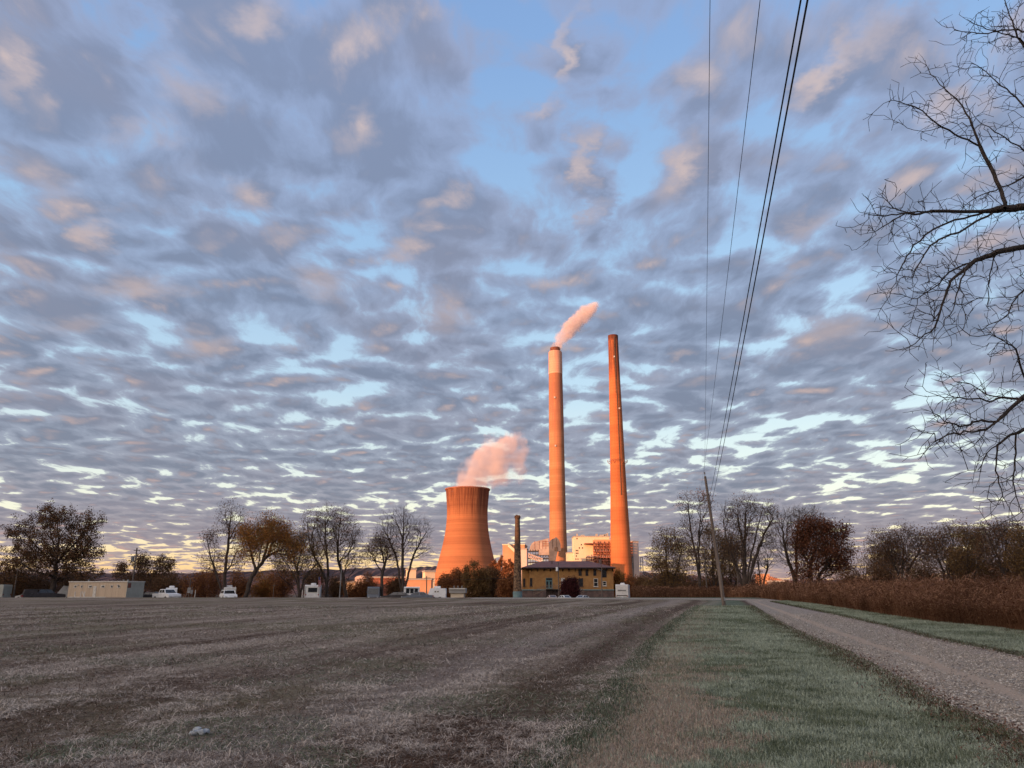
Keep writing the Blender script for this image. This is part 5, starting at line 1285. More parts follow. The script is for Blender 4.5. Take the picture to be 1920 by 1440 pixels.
# low works left of the cooling tower
T_, w_, h_, o_ = bld('industrial_building', 'long low sunlit shed left of the domed building', 'building', 630, 665, 1092.5, 520, M['plant_cream'], 12)
mb = MB()
for k_ in range(5): mb.box(-w_ + 4 + k_ * 1.9, -w_ + 5.2 + k_ * 1.9, -.06, .1, 1.2, 3.2)
mb.split('window', M['plant_dark'], T_)
o_ = frame(675, 0, 510); T_ = thing('industrial_building', 'pink sunlit building with an arched roof behind the trees', 'building', o_)
Y = 510; x_ = lambda px: wx(px, Y, o_); z_ = lambda py: hh(py, Y)
MB().prism_y([(x_(664), 0), (x_(686), 0), (x_(686), z_(1083)), (x_(683), z_(1080.6)), (x_(675), z_(1079)), (x_(667), z_(1080.6)), (x_(664), z_(1083))], 0, 14).build('wall', M['plant_pink'], T_)
mb = MB()
for i in range(2): mb.box(x_(668 + i * 8), x_(671 + i * 8), -.1, .1, 1.2, 3.6)
mb.box(x_(669), x_(670), -.1, .1, z_(1092), z_(1087))
mb.split('window', M['plant_dark'], T_)
bld('industrial_building', 'long rusty brown works building right of the arched one', 'building', 686, 760, 1083.5, 540, M['plant_red'], 16)
bld('industrial_building', 'slim cream silo block behind the fan shaped bare tree', 'building', 763, 779, 1068.5, 480, M['plant_cream'], 9, R(14))
T_, w_, h_, o_ = bld('industrial_building', 'low orange brick block below the slim silo block', 'building', 760, 808, 1087.5, 440, M['plant_orange'], 9)
bld('industrial_building', 'square cream block against the foot of the cooling tower', 'building', 796, 815, 1072.5, 470, M['plant_cream'], 9, R(16))
T_, w_, h_, o_ = bld('industrial_building', 'flat tan hut with a row of vents below the cooling tower', 'building', 845, 870, 1112, 200, M['plant_cream'], 5)
MB().box(-w_ - .4, w_ + .4, -.8, 5.4, h_ + .91, h_ + 1.2).build('canopy', M['trim'], T_)
mb = MB()
for k_ in range(3): mb.cyl((-w_ * .6 + k_ * w_ * .6, 2, h_ + 1.2), .12, .6)
mb.split('roof_vent', M['metal_grey'], T_, 32)

# old brick stack with its teal tank
Y = 190.0; o_ = frame(970.5, 0, Y)
m_, n, bs = new_mat('stack_brick')
tc_ = n.new('ShaderNodeTexCoord'); x, y, z = n.sep(tc_.outputs['Object'])
f1, _ = n.noise(tc_.outputs['Object'], 2.2, 5, .7); f2, _ = n.noise(tc_.outputs['Object'], .5, 3, .6)
c = n.mix(n.mr(f1, .42, .58), (.055, .034, .025), (.22, .135, .075))
c = n.mix(n.m('MULTIPLY', n.mr(n.m('ADD', z, n.m('MULTIPLY', n.m('SUBTRACT', f2, .5), 9)), 10, 14), .72), c, (.035, .026, .022))
n.put(bs.inputs['Base Color'], c); n.put(bs.inputs['Roughness'], .95)
hs = hh(968, Y); b_ = rad(962.5, 978.5, 1105, Y); t_ = rad(965, 974, 975, Y)
T_ = thing('brick_stack', 'old dark brick chimney stack with a ragged head and pale teal base', 'chimney', o_)
MB().lathe([(b_ * 1.02, 0), (b_, 2), (t_, hs * .965), (t_ * 1.14, hs * .97), (t_ * 1.16, hs * .985)], 24).build('shaft', m_, T_, True)
mb = MB()
for k_ in range(10):
    a = k_ / 10 * 6.2832; hk = .25 + .45 * ((k_ * 7) % 5) / 5
    mb.box(math.cos(a) * t_ * .95 - .22, math.cos(a) * t_ * .95 + .22, math.sin(a) * t_ * .95 - .2, math.sin(a) * t_ * .95 + .2, hs * .984, hs * .984 + hk)
mb.build('crumbling_head', m_, T_)
MB().lathe([(b_ * 1.08, 0), (b_ * 1.08, 2.25), (b_ * 1.0, 2.3)], 28).build('base_collar', M['tank_teal'], T_, True)

# yellow brick house
Y = 200.0; o_ = frame(1071.5, 0, Y); T_ = thing('brick_house', 'long yellow brick house with a low maroon hip roof', 'house', o_)
x_ = lambda px: wx(px, Y, o_); z_ = lambda py: hh(py, Y)
zb = z_(1107); ze = z_(1066)
MB().box(x_(993), x_(1151), 0, 13, zb + .25, ze).build('wall', M['yellow_brick'], T_)
MB().box(x_(979.5), x_(993) - .003, 2.4, 12, zb + .25, ze).build('wing_wall', M['yellow_brick'], T_)
MB().box(x_(979.5) - .05, x_(1151) + .05, .05, 13.05, 0, zb).build('basement', M['base_brick'], T_)
MB().box(x_(979.5) - .1, x_(1151) + .12, -.12, 13.1, zb + .003, zb + .247).build('water_table', M['tank_teal'], T_)
zr = z_(1048) - .3
ex0, ex1, ey0, ey1 = x_(978), x_(1155), -1.1, 14.1
rx0, rx1, ry = x_(1019), x_(1110), 6.5
mb = MB().add([(ex0, ey0, ze + .25), (ex1, ey0, ze + .25), (ex1, ey1, ze + .25), (ex0, ey1, ze + .25), (rx0, ry, zr), (rx1, ry, zr)], [(0, 1, 5, 4), (1, 2, 5), (2, 3, 4, 5), (3, 0, 4), (3, 2, 1, 0)])
ro = mb.build('roof', M['roof_maroon'], T_)
MB().box(x_(1129), x_(1133.5), 4.4, 5.4, z_(1062), z_(1047)).build('chimney_stack', M['base_brick'], ro)
MB().box(x_(1036), x_(1037.6), 3, 3.4, z_(1056), z_(1050.5)).build('vent_pipe', M['plant_dark'], ro)
mb = MB().box(ex0, ex1, ey0, ey1, ze + .003, ze + .245); mb.build('eave', M['soffit'], T_)
mb = MB()
for k_ in range(14): px = 996 + k_ * 11.8; mb.hexa([(x_(px), -.85, ze - .15), (x_(px) + .22, -.85, ze - .15), (x_(px) + .22, -.003, ze - .75), (x_(px), -.003, ze - .75), (x_(px), -.85, ze), (x_(px) + .22, -.85, ze), (x_(px) + .22, -.003, ze), (x_(px), -.003, ze)])
mb.split('eave_bracket', M['soffit'], T_)
def window(xa, xb, ya, yb, y0=0.0, fm='trim', pane='glass', parent=T_, sill=True, meet=True):
    a, b, zt, zl = x_(xa), x_(xb), z_(ya), z_(yb)
    w = MB(); t = .10
    w.box(a - t, a, y0 - .08, y0 - .003, zl - t, zt + t).box(b, b + t, y0 - .08, y0 - .003, zl - t, zt + t).box(a, b, y0 - .08, y0 - .003, zt, zt + t).box(a, b, y0 - .08, y0 - .003, zl - t, zl)
    if meet: w.box(a, b, y0 - .07, y0 - .02, (zl + zt) / 2 - .04, (zl + zt) / 2 + .04)
    f = w.build('window', M[fm], parent)
    MB().box(a + .003, b - .003, y0 - .035, y0 - .006, zl + .003, zt - .003).build('pane', M[pane], f)
    if sill: MB().box(a - .2, b + .2, y0 - .2, y0 - .003, zl - t - .14, zl - t - .003).build('sill', M[fm], f)
for xa, xb, ya, yb in ((1086.2, 1091, 1069, 1079), (1099.4, 1103.3, 1069, 1079), (1114.2, 1118.4, 1069, 1079)): window(xa, xb, ya, yb, fm='soffit', sill=False)
window(1130.6, 1137.6, 1068.5, 1082, fm='soffit', sill=False)
window(1052.8, 1058.6, 1084.5, 1095.8, pane='rv_white'); window(1066.6, 1078, 1084.5, 1093.5, fm='teal'); window(1085.4, 1093, 1084.8, 1098.5, fm='soffit')
window(1114.4, 1121, 1085.5, 1099); window(1131.2, 1136.8, 1090.5, 1097.5); window(994.4, 997.6, 1084.4, 1098, fm='soffit'); window(982, 984.4, 1085, 1098.5, y0=2.4, fm='soffit')
d_ = MB().box(x_(1023.5), x_(1036), -.09, -.003, z_(1104), z_(1083.5)).build('door', M['teal'], T_)
MB().box(x_(1024.4), x_(1035.2), -.11, -.093, z_(1088), z_(1084.2)).build('transom', M['glass'], d_)
MB().box(x_(1024.6), x_(1028.2), -.11, -.093, z_(1102), z_(1090)).build('pane', M['glass'], d_)
MB().box(x_(1031), x_(1034.6), -.11, -.093, z_(1102), z_(1090)).build('pane', M['glass'], d_)
mb = MB().box(x_(1023), x_(1047), -3.2, -.15, z_(1106), z_(1105) + .05)
for px in (1023.5, 1031, 1039, 1046.5): mb.box(x_(px) - .08, x_(px) + .08, -3.15, -3.0, 0, z_(1106) - .003)
mb.build('porch_deck', M['soffit'], T_)
mb = MB()
for px in np.arange(1023.5, 1047, 2.3): mb.box(x_(px) - .03, x_(px) + .03, -3.15, -3.08, z_(1105) + .06, z_(1105) + .95)
mb.box(x_(1023.3), x_(1046.8), -3.16, -3.07, z_(1105) + .953, z_(1105) + 1.03)
mb.build('porch_rail', M['wood_rail'], T_)
mb = MB()
for s_ in (0, .95):
    mb.tube([(x_(1000), -3.0, z_(1115) + s_), (x_(1023), -3.0, z_(1105.5) + s_)], .07, 5)
for k_ in range(9): t = k_ / 8; mb.tube([(x_(1000 + 23 * t), -3.0, z_(1115 - 9.5 * t) - .1), (x_(1000 + 23 * t), -3.0, z_(1115 - 9.5 * t) + .95)], .035, 4)
mb.tube([(x_(1083), -2.0, z_(1099.5)), (x_(1094), -2.0, z_(1107.5))], .08, 5); mb.tube([(x_(1083), -2.0, z_(1103)), (x_(1094), -2.0, z_(1111))], .06, 5)
mb.build('stair_rail', M['wood_rail'], T_)
MB().hexa([(x_(1000), -3.1, 0), (x_(1023) - .02, -3.1, 0), (x_(1023) - .02, -1.6, 0), (x_(1000), -1.6, 0), (x_(1000), -3.1, .25), (x_(1023) - .02, -3.1, z_(1106)), (x_(1023) - .02, -1.6, z_(1106)), (x_(1000), -1.6, .25)]).build('ramp', M['base_brick'], T_)

# tan site office
Y = 124.0; pA, pB, pC = at(127, 1112, 124), at(236.5, 1112, 121), at(266, 1112, 127)
hT = at(180, 1091.5, 122).z - gz(Y)
vec = Vector((pB.x - pA.x, pB.y - pA.y, 0)); Lo = vec.length; az = math.atan2(vec.y, vec.x)
T_ = thing('site_office', 'long tan portable site office with small white framed windows', 'portable building', (pA.x, pA.y, gz(Y)), az)
Wd = 3.6
MB().box(0, Lo, 0, Wd, .35, hT).build('wall', M['tan_siding'], T_)
e_ = MB().box(Lo + .003, Lo + .04, -.003, Wd + .003, .35, hT + .02).build('end_wall', M['grey_siding'], T_)
MB().box(-.08, Lo + .1, -.08, Wd + .08, hT + .003, hT + .16).build('roof', M['trim'], T_)
MB().box(.2, Lo - .2, .2, Wd - .2, 0, .347).build('skirting', M['soffit'], T_)
MB().box(Lo + .043, Lo + .08, .1, .75, hT - .85, hT - .15).build('electric_box', M['plant_red'], T_)
ux = lambda px: (px - 127) / 109.5 * Lo
uz = lambda py: at(180, py, 122).z - gz(Y)
for xa, xb in ((137.4, 142.6), (150.4, 154), (165, 172), (188.4, 195.8), (206.6, 210.6), (218.8, 224.2)):
    a, b, zt, zl = ux(xa), ux(xb), uz(1097), uz(1102.5)
    f = MB().box(a, b, -.05, -.003, zl, zt).build('window', M['trim'], T_)
    q = (b - a); MB().box(a + q * .3, a + q * .48, -.07, -.053, zl + .08, zt - .08).box(a + q * .6, a + q * .85, -.07, -.053, zl + .08, zt - .08).build('pane', M['glass'], f)
MB().box(ux(175), ux(180.4), -.06, -.003, .45, uz(1099)).build('door', M['trim'], T_)
mb = MB()
for px in (154, 165, 172): mb.box(ux(px), ux(px) + .1, -1.4, -1.3, 0, 1.5)
mb.box(ux(144), ux(212), -1.5, -1.35, .62, .74); mb.tube([(ux(172), -1.35, .7), (ux(168), -1.35, 1.5)], .06, 5)
mb.build('railing', M['trim'], T_)
for px in (145, 220): MB().box(ux(px) - .07, ux(px) + .1, -.2, -.003, uz(1097.3), uz(1096)).build('wall_lamp', M['lamp_clear'], T_)
mb = MB()
for px in (152, 218, 226): mb.cyl((ux(px), 1.2, hT + .163), .12, .25)
mb.split('roof_vent', M['metal_grey'], T_, 32)

# poles
def pole(name, label, foot, top, Y, r_, m_='far_pole', extra=None, group=None, z0=None, Yt=None):
    a = at(*foot, Y); a.z = gz(Y) if z0 is None else z0; b = at(*top, Yt or Y)
    T_ = thing(name, label, 'pole', a, 0, group); b = b - a
    MB().tube([(0, 0, -.1), b * .5, b], [r_, r_ * .85, r_ * .68], 12).build('shaft', M[m_], T_, True)
    return T_, b
T_, b = pole('utility_pole', 'leaning pole with a pale transformer beside the tan site office', (245, 1119), (257, 1027), 133, .15)
MB().cyl((b.x * .74 - .45, -.1, b.z * .74), .26, .85).build('transformer', M['metal_grey'], T_); MB().box(b.x - .5, b.x + .5, -.06, .06, b.z - .5, b.z - .38).build('cross_arm', M['far_pole'], T_)
T_, b = pole('utility_pole', 'short leaning grey pole left of the dark pickup', (25, 1119), (33, 1069), 126, .13)
MB().cyl((b.x, b.y, b.z), .05, .35).build('pin_insulator', M['ceramic'], T_)
T_, b = pole('lamp_pole', 'thin pale lamp pole right of the curved trunk tree', (636.5, 1119), (641, 1057), 122, .09, 'metal_grey')
MB().tube([(b.x, b.y, b.z - .1), (b.x + .8, b.y, b.z + .25)], .04, 6).build('bracket', M['metal_grey'], T_)
T_, b = pole('utility_pole', 'dark pole in front of the low orange brick block', (800, 1119), (800, 1080), 170, .13)
MB().box(-.7, .7, -.06, .06, b.z - .5, b.z - .36).build('cross_arm', M['far_pole'], T_)
T_, b = pole('utility_pole', 'pole with a white transformer before the yellow house door', (1048.5, 1118), (1046, 1053), 188, .17)
MB().cyl((b.x * .78 - .30, -.45, b.z * .76), .28, .9).build('transformer', M['white'], T_)
T_, b = pole('utility_pole', 'thin pole in front of the right end of the yellow house', (1128.5, 1118), (1128, 1060), 190, .15)
MB().tube([(b.x, b.y, b.z * .86), (b.x - 1.1, -.1, b.z * .9)], .05, 6).build('lamp_arm', M['metal_grey'], T_)
T_, b = pole('utility_pole', 'straight pole among the trunks right of the leaning pole', (1385, 1120), (1381, 1040), 120, .14)
MB().cyl((b.x, b.y, b.z), .05, .3).build('pin_insulator', M['ceramic'], T_)
T_, b = pole('utility_pole', 'thin grey pole just left of the leaning pole', (1326, 1120), (1321, 1035), 122, .12)
MB().cyl((b.x, b.y, b.z), .05, .3).build('pin_insulator', M['ceramic'], T_)
MB().box(.3, .75, -.15, -.1, .9, 1.9).build('white_notice', M['white'], T_)
T_, b = pole('utility_pole', 'slim pole between the low bare tree and curved trunk tree', (512, 1119), (514, 1094), 128, .07)
MB().box(-.3, .3, -.04, .04, b.z - .35, b.z - .27).build('cross_arm', M['far_pole'], T_)
# meter post and its cabinets
o_ = frame(356, 0, 123); T_ = thing('meter_post', 'grey meter cabinets on a wooden rack right of the white pickup', 'meter rack', o_)
mb = MB(); mb.tube([(-.15, 0, 0), (-.1, 0, 3.4)], .07, 6); mb.tube([(.35, 0, 0), (.3, 0, 2.2)], .05, 6); mb.tube([(-.7, .1, 0), (-.4, 0, 1.6)], .05, 6); mb.build('rack', M['far_pole'], T_)
MB().box(-.35, .15, -.22, -.08, 1.3, 2.1, .02).build('cabinet', M['metal_grey'], T_); MB().box(.18, .5, -.22, -.06, 1.15, 1.75, .02).build('small_cabinet', M['metal_grey'], T_)
for px, lab in ((366, 'short white post right of the meter rack'), (571.5, 'short pale post left of the white travel trailer'), (567, 'low post at the trunk of the many stemmed tree')):
    o = MB().tube([(0, 0, 0), (0, 0, 1.75)], .05, 8).build('marker_post', M['trim']); o.location = frame(px, 0, 121.5); tag(o, lab, 'post', 'marker posts along the camp')

# the near utility pole and its wires
fx, fy = G(1358, 1135); fz = float(H(fx, fy))
pt = at(1322, 893, fy)
T_ = thing('utility_pole', 'tall weathered wooden utility pole leaning left over the verge', 'utility pole', (fx, fy, fz))
pv = Vector((pt.x - fx, 0, pt.z - fz))
MB().tube([(0, 0, -.2), pv * .3, pv * .65, pv], [.155, .14, .12, .095], 16).build('shaft', M['wood_pole'], T_, True)
mb = MB().tube([pv - Vector((0, .0, .1)), pv + Vector((-.02, 0, .22))], .02, 6); mb.tube([pv + Vector((-.02, 0, .18)), pv + Vector((-.02, 0, .34))], [.07, .05], 10); mb.build('pin_insulator', M['ceramic'], T_)
q = pv * .845; mb = MB(); mb.tube([q + Vector((-.28, -.05, 0)), q + Vector((.22, -.05, 0))], .03, 6); mb.tube([q + Vector((-.30, -.05, -.06)), q + Vector((-.30, -.05, .12))], .05, 8); mb.build('bracket', M['ceramic'], T_)
MB().box(pv.x * .012 - .05, pv.x * .012 + .07, -.215, -.19, .35, .6).build('tag_plate', M['metal_grey'], T_)
base = Vector((fx, fy, fz))
def wire(label, A_, px0, h0, sag, r_, YB=-42):
    """from the pole back over the camera to the previous pole: px0 is where it leaves the top of the photo"""
    d = ray(px0, 0); t = (h0 - EYE) / d[2]; Q = Vector((d[0] * t, d[1] * t, h0))
    k_ = (A_.y - YB) / (A_.y - Q.y)
    Bx = A_.x + (Q.x - A_.x) * k_
    pts = []
    for i in range(61):
        u = i / 60
        y = A_.y + (YB - A_.y) * u
        pts.append((A_.x + (Bx - A_.x) * u, y, A_.z - 4 * sag * u * (1 - u)))
    o = MB().tube(pts, r_, 6).build('overhead_wire', M['wire'], None, True)
    return tag(o, label, 'wire', 'wires strung overhead to the leaning pole')
wire('thin straight wire running up from the very tip of the leaning pole', base + pv + Vector((-.02, 0, .34)), 1329, 10.9, .55, .0055)
wire('thin wire second from the left of the four overhead wires', base + pv * .97 + Vector((.50, 3.5, 0)), 1415, 10.4, .6, .006)
wire('left one of the two close thick overhead cables', base + pv * .80 + Vector((.55, 2.5, 0)), 1476, 8.8, .7, .011)
wire('rightmost thick overhead cable of the close pair', base + pv * .785 + Vector((.75, 2.5, 0)), 1487, 8.6, .75, .012)
MB  # far distribution wire across the left
a = at(700, 1084, 170); b = at(800, 1084, 170); c = at(880, 1088, 172)
tag(MB().tube([at(560, 1086, 165), a - Vector((0, 0, .3)), b, at(860, 1087.2, 170), at(965, 1084, 175)], .03, 5).build('overhead_wire', M['wire']), 'low dark wire crossing in front of the cooling tower foot', 'wire')

# ------------------------------------------------------------------ vehicles (x forward, built at the origin)
def wheel(x, y, r_, parent):
    w_ = MB().cyl((x, y - .11, r_), r_, .22, 'y', 18).build('wheel', M['tyre'], parent, True)
    MB().cyl((x, y - .125, r_), r_ * .55, .25, 'y', 12).build('rim', M['chrome'], w_, True)
def car(name, label, cat, loc, rz, paint, kind='sedan', group=None):
    T_ = thing(name, label, cat, loc, rz, group)
    if kind == 'sedan': L, Wd, prof, cab = 4.7, 1.8, [(-2.3, .35), (2.3, .35), (2.35, .65), (2.1, .85), (1.1, .98), (-1.5, 1.02), (-2.25, .98), (-2.35, .7)], [(1.15, .96), (.35, 1.42), (-.9, 1.46), (-1.75, 1.0)]
    elif kind == 'suv': L, Wd, prof, cab = 4.8, 1.9, [(-2.35, .4), (2.3, .4), (2.4, .7), (2.25, 1.0), (1.2, 1.15), (-2.3, 1.15), (-2.4, .8)], [(1.25, 1.13), (.5, 1.72), (-2.0, 1.76), (-2.3, 1.13)]
    else: L, Wd, prof, cab = 5.8, 1.95, [(-2.9, .55), (2.8, .5), (2.9, .8), (2.8, 1.12), (1.5, 1.25), (-2.9, 1.22)], [(1.45, 1.22), (.75, 1.85), (-.75, 1.88), (-.95, 1.22)]
    w_ = Wd / 2
    MB().prism_y(prof, -w_, w_).build('body', M[paint], T_)
    c0, c1_ = cab[0], cab[-1]
    mb = MB(); n_ = len(cab)
    vs = [(x, -w_ + (.06 if i in (0, n_ - 1) else .2), z) for i, (x, z) in enumerate(cab)] + [(x, w_ - (.06 if i in (0, n_ - 1) else .2), z) for i, (x, z) in enumerate(cab)]
    mb.add(vs, [tuple(range(n_))[::-1], tuple(range(n_, 2 * n_))] + [(i, i + 1, n_ + i + 1, n_ + i) for i in range(n_ - 1)])
    cabo = mb.build('cabin', M[paint], T_)
    (ax, az_), (bx, bz), (cx_, cz), (dx_, dz_) = cab
    f = lambda p, q, t: (p[0] + (q[0] - p[0]) * t, p[1] + (q[1] - p[1]) * t)
    for s_ in (-1, 1):
        lo1, hi1 = f(cab[0], cab[1], .18), f(cab[0], cab[1], .88); lo2, hi2 = f(cab[3], cab[2], .18), f(cab[3], cab[2], .88)
        yl, yh = s_ * (w_ - .06 - .14 * .18 + .012), s_ * (w_ - .06 - .14 * .88 + .012)
        for (u0, u1) in ((.06, .47), (.53, .93)):
            q = [(lo1[0] + (lo2[0] - lo1[0]) * u, yl, lo1[1]) for u in (u0, u1)] + [(hi1[0] + (hi2[0] - hi1[0]) * u, yh, hi1[1]) for u in (u1, u0)]
            q2 = [(a[0], a[1] - s_ * .02, a[2]) for a in q]
            MB().hexa([q[0], q[1], q2[1], q2[0], q[3], q[2], q2[2], q2[3]]).build('side_window', M['glass'], cabo)
    for (p, q, nm) in ((cab[0], cab[1], 'windscreen'), (cab[3], cab[2], 'rear_window')):
        a, b = f(p, q, .12), f(p, q, .9); sg = 1 if nm == 'windscreen' else -1
        MB().hexa([(a[0] + .02 * sg, -w_ + .17, a[1]), (a[0] + .02 * sg, w_ - .17, a[1]), (a[0] - .02 * sg, w_ - .17, a[1] + .0), (a[0] - .02 * sg, -w_ + .17, a[1]), (b[0] + .02 * sg, -w_ + .28, b[1]), (b[0] + .02 * sg, w_ - .28, b[1]), (b[0] - .02 * sg, w_ - .28, b[1]), (b[0] - .02 * sg, -w_ + .28, b[1])]).build(nm, M['glass'], cabo)
    r_ = .34 if kind == 'sedan' else .40
    for x in (L * .31, -L * .31):
        for s_ in (-1, 1): wheel(x, s_ * (w_ - .06), r_, T_)
    for s_ in (-1, 1):
        MB().box(prof[1][0] - .03, prof[1][0] + .12, s_ * (w_ - .3) - .18, s_ * (w_ - .3) + .18, .66, .80).build('headlight', M['lamp_clear'], T_)
        MB().box(prof[0][0] - .14, prof[0][0] + .03, s_ * (w_ - .18) - .12, s_ * (w_ - .18) + .12, .75, .95).build('tail_light', M['lamp_red'], T_)
    if kind == 'pickup':
        MB().box(-2.86, -1.05, -w_ + .12, w_ - .12, 1.223, 1.235).build('cargo_bed', M['tyre'], T_)
    return T_
def trailer(label, loc, rz, L, Wd, Hh, m_='rv_white', win=(), ac=True, back=None, cat='trailer', name='travel_trailer', nose=.35, door=True, group=None):
    """box caravan or cargo trailer; its rear wall is at x = -L/2"""
    T_ = thing(name, label, cat, loc, rz, group); w_ = Wd / 2; h0 = .55
    MB().prism_y([(-L / 2, h0), (L / 2 - nose * .3, h0), (L / 2, h0 + Hh * .35), (L / 2 - nose, h0 + Hh), (-L / 2 + .12, h0 + Hh), (-L / 2, h0 + Hh - .12)], -w_, w_).build('body', M[m_], T_)
    for x in (-.5, .45):
        for s_ in (-1, 1): wheel(x, s_ * (w_ - .1), .36, T_)
    for (x0, x1, z0, z1) in win:
        for s_ in (-1, 1):
            f = MB().box(x0, x1, s_ * w_ - .02, s_ * w_ + .02, z0, z1).build('window', M['trim'], T_)
            MB().box(x0 + .08, x1 - .08, s_ * w_ - .03, s_ * w_ + .03, z0 + .08, z1 - .08).build('pane', M['glass'], f)
    if door: MB().box(L * .12, L * .12 + .7, -w_ - .02, -w_ + .01, .75, 2.35).build('door', M['white'], T_)
    if ac: MB().box(-.5, .5, -.4, .4, h0 + Hh + .003, h0 + Hh + .32, .08).build('air_conditioner', M['white'], T_)
    if back:
        (y0, y1, z0, z1) = back
        f = MB().box(-L / 2 - .04, -L / 2 - .003, y0, y1, z0, z1).build('rear_window', M['trim'], T_)
        MB().box(-L / 2 - .06, -L / 2 - .042, y0 + .07, y1 - .07, z0 + .07, z1 - .07).build('pane', M['glass'], f)
    for s_ in (-1, 1): MB().box(-L / 2 - .04, -L / 2 - .003, s_ * (w_ - .2) - .08, s_ * (w_ - .2) + .08, .95, 1.15).build('tail_light', M['lamp_red'], T_)
    MB().box(-L / 2 - .12, -L / 2 - .004, -w_ + .1, w_ - .1, h0 - .12, h0 + .02).build('bumper', M['dark_paint'], T_)
    MB().tube([(L / 2 - .5, 0, .5), (L / 2 + .9, 0, .48)], .05, 6).build('tow_bar', M['dark_paint'], T_)
    return T_
def P(px, Y): return frame(px, 0, Y)
def V90(px): return math.pi / 2 - math.atan((px - 960) / 1494)
PI = math.pi
# left end
trailer('white cargo trailer cut by the left edge of the view', P(-12, 124), PI, 4.2, 2.2, 2.0, 'grey_siding', ac=False, name='cargo_trailer', door=False)
car('parked_car', 'white sedan half hidden behind the dark pickup', 'car', P(58, 130), R(160), 'white', 'sedan')
T_ = car('parked_pickup', 'dark pickup with a canopy left of the tan office', 'pickup', P(83, 125), R(38), 'dark_paint', 'pickup')
MB().prism_y([(-2.85, 1.24), (-1.0, 1.24), (-1.05, 1.86), (-2.7, 1.84)], -.9, .9).build('canopy', M['dark_paint'], T_)
trailer('rounded white camper with a maroon skirt behind the tan office', P(128, 133), R(180), 2.6, 2.0, 1.9, 'white', nose=.9, ac=False, name='camper', door=False)
car('parked_car', 'low dark car parked left of the white pickup', 'car', P(281, 129), R(185), 'dark_paint', 'sedan')
car('parked_pickup', 'white crew cab pickup seen from the side', 'pickup', P(313, 125), R(-42), 'white', 'pickup')
trailer('white camper shell rising behind the white pickup', P(321, 130), V90(321), 3.4, 1.7, 1.55, 'white', nose=.8, name='camper', door=False)
T_ = trailer('white cab over camper standing behind a small white car', P(429.5, 128), V90(429) + .05, 4.2, 1.8, 1.6, 'rv_white', name='camper', back=None)
car('parked_car', 'small white car facing out before the white camper', 'car', P(428.5, 122), V90(429) + PI + .15, 'white', 'suv')
T_ = trailer('white travel trailer with a big dark rear window and rooftop unit', P(587, 126), V90(587) - .05, 5.5, 2.3, 1.95, 'rv_white', back=(-.8, .7, 1.35, 2.15))
for s_ in (-1.0, 1.0): MB().box(-2.79, -2.754, s_ - .04, s_ + .04, .8, 2.3).build('corner_trim', M['metal_grey'], T_)
# flag hanging on its staff
T_ = thing('flag', 'red and white striped flag hanging beside the white travel trailer', 'flag', P(595.5, 121.5))
MB().tube([(.25, 0, 1.0), (.0, 0, 3.75)], .02, 6).build('staff', M['metal_grey'], T_)
def cloth(x0, x1, z0, z1, nm, mt, seg=6):
    mb = MB(); vs = []; fs = []
    for j in range(3):
        for i in range(seg + 1):
            u = i / seg; z = z0 + (z1 - z0) * u; vs.append((x0 + (x1 - x0) * j / 2 + .08 * (1 - u), .05 * math.sin(9 * u + j * 2), z))
    for j in range(2):
        for i in range(seg): a = j * (seg + 1) + i; fs.append((a, a + 1, a + seg + 2, a + seg + 1))
    nv = len(vs); vs += [(x, y + .015, z) for x, y, z in vs]; fs += [tuple(nv + k for k in f[::-1]) for f in fs]
    return mb.add(vs, fs).build(nm, M[mt], T_)
for k_ in range(5): cloth(-.02 + k_ * .075, .05 + k_ * .075, 2.2, 3.65 if k_ > 2 else 3.2, 'stripe', 'flag_red' if k_ % 2 == 0 else 'flag_white')
cloth(-.02, .20, 3.21, 3.68, 'canton', 'flag_blue')
# grey fronted motorhome
def motorhome(label, loc, rz, L, paint, split=False):
    T_ = thing('motorhome', label, 'motorhome', loc, rz); w_ = 1.15
    MB().prism_y([(-L / 2, .45), (L / 2 - .2, .45), (L / 2, .9), (L / 2 - .08, 1.4), (L / 2 - .35, 2.75), (L / 2 - .7, 2.95), (-L / 2, 2.95)], -w_, w_).build('body', M[paint], T_)
    xs = (L / 2 - .08, L / 2 - .33)
    def scr(y0, y1): MB().hexa([(xs[0] + .03, y0, 1.45), (xs[0] + .03, y1, 1.45), (xs[0] - .02, y1, 1.45), (xs[0] - .02, y0, 1.45), (xs[1] + .03, y0, 2.62), (xs[1] + .03, y1, 2.62), (xs[1] - .02, y1, 2.62), (xs[1] - .02, y0, 2.62)]).build('windscreen', M['glass'], T_)
    if split: scr(-1.02, -.04); scr(.04, 1.02)
    else: scr(-1.0, 1.0)
    for s_ in (-1, 1):
        MB().box(L / 2 - .05, L / 2 + .03, s_ * .85 - .16, s_ * .85 + .16, .8, .95).build('headlight', M['lamp_clear'], T_)
        MB().box(L / 2 - .3, L / 2 - .1, s_ * (w_ + .16) - .06, s_ * (w_ + .16) + .06, 1.7, 2.1).build('mirror', M['dark_paint'], T_)
        wheel(L / 2 - 1.2, s_ * (w_ - .1), .42, T_); wheel(-L / 2 + 1.6, s_ * (w_ - .1), .42, T_)
        MB().box(-L * .25, L * .2, s_ * w_ - .02, s_ * w_ + .02, 1.7, 2.3).build('side_window', M['glass'], T_)
    MB().box(L / 2 - .02, L / 2 + .1, -w_ + .1, w_ - .1, .4, .68).build('bumper', M['dark_paint'], T_)
    return T_
motorhome('grey fronted motorhome parked under the round bare tree', P(701.5, 127), V90(701) + PI - .05, 7.0, 'grey_paint').scale = (.8, .8, .76)
car('parked_car', 'low black car left of the camper with three windows', 'car', P(744, 122.5), R(175), 'dark_paint', 'sedan')
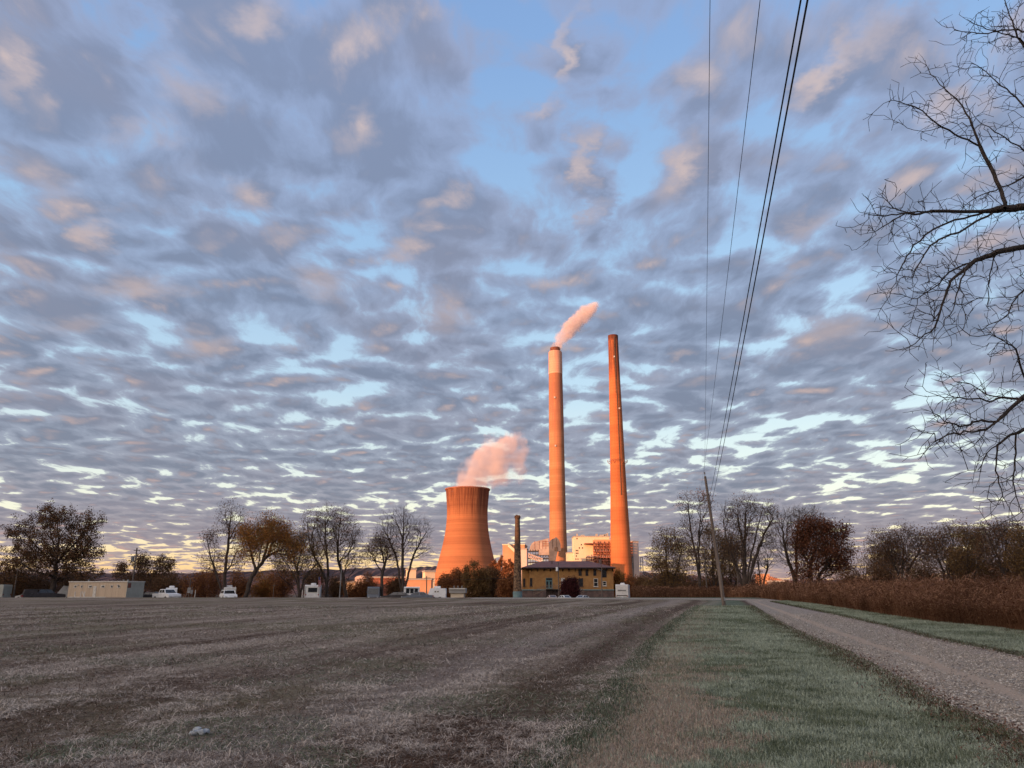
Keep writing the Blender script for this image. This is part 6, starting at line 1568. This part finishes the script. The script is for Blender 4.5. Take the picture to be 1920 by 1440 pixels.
T_ = trailer('white camper with three dark windows behind two low cars', P(772, 129), V90(772), 5.0, 2.5, 1.7, 'white', name='camper', door=False, ac=False)
for y0 in (-.95, -.28, .39): MB().box(-2.55, -2.503, y0, y0 + .52, 1.25, 1.98).build('rear_window', M['glass'], T_)
MB().box(-2.8, -2.55, -1.05, 1.05, 2.04, 2.1).build('awning', M['trim'], T_)
car('parked_car', 'blue grey sedan in front of the camper with three windows', 'car', P(783, 121.5), R(185), 'grey_paint', 'sedan')
trailer('boxy white travel trailer seen from the side near the cooling tower', P(820, 124), R(180), 2.75, 2.0, 1.45, 'white', win=((-.35, -.02, 1.35, 1.65), (.05, .38, 1.35, 1.65)), door=False)
# before the house
car('parked_car', 'white hatchback parked left of the maroon bush', 'car', P(1057, 176), R(118), 'white', 'sedan')
car('parked_car', 'white car with reddish lights right of the maroon bush', 'car', P(1094, 178), R(52), 'rv_white', 'sedan')
car('parked_car', 'low pale car by the porch of the yellow house', 'car', P(1034, 182), R(100), 'plant_pink', 'sedan')
T_ = trailer('pale travel trailer with its rear to the field by the brush', P(1168, 150), V90(1168) - .06, 6.0, 2.3, 2.55, 'rv_white', name='travel_trailer')
MB().box(-3.07, -3.003, -.75, .75, 1.95, 2.15).build('rear_stripe', M['metal_grey'], T_); MB().box(-3.07, -3.004, -.95, .95, 1.05, 1.2).build('rear_stripe', M['plant_dark'], T_)
MB().box(-3.10, -3.005, -.25, .25, .62, 1.0).build('spare_wheel_cover', M['white'], T_)
for i, (px, Y_) in enumerate(((1330, 160), (1341, 164))):
    car('parked_car', ('white van like car glimpsed between the trunks left of the leaning pole', 'white low car glimpsed between the trunks beside the leaning pole')[i], 'car', P(px, Y_) + Vector((0, 0, .2)), R(10 + 160 * i), 'white', 'suv' if i == 0 else 'sedan')
# small shed roof seen by the lamp pole
T_ = thing('garden_shed', 'small dark gabled shed left of the grey lamp pole', 'shed', P(625, 150))
MB().box(-1.6, 1.6, 0, 3, 0, 2.2).build('wall', M['grey_paint'], T_); MB().prism_y([(-1.9, 2.2), (1.9, 2.2), (0, 3.3)], -.3, 3.3).build('roof', M['dark_paint'], T_)
# frosted lump lying in the stubble
import bmesh
gx_, gy_ = G(375, 1377)
bm = bmesh.new()
for k_ in range(14):
    mtx = Matrix.Translation((rng.normal(0, .055), rng.normal(0, .035), rng.random() * .03)) @ Matrix.Diagonal((1, .8, .6, 1))
    bmesh.ops.create_icosphere(bm, subdivisions=2, radius=.03 + .025 * rng.random(), matrix=mtx)
for v in bm.verts: v.co += Vector(rng.normal(0, .004, 3))
me = bpy.data.meshes.new('frosted_clump'); bm.to_mesh(me); bm.free(); me.materials.append(M['litter_frost'])
o = link('frosted_clump', me); o.location = (gx_, gy_, float(H(gx_, gy_)) + .02)
tag(o, 'small frost covered white clump lying in the stubble', 'clump')
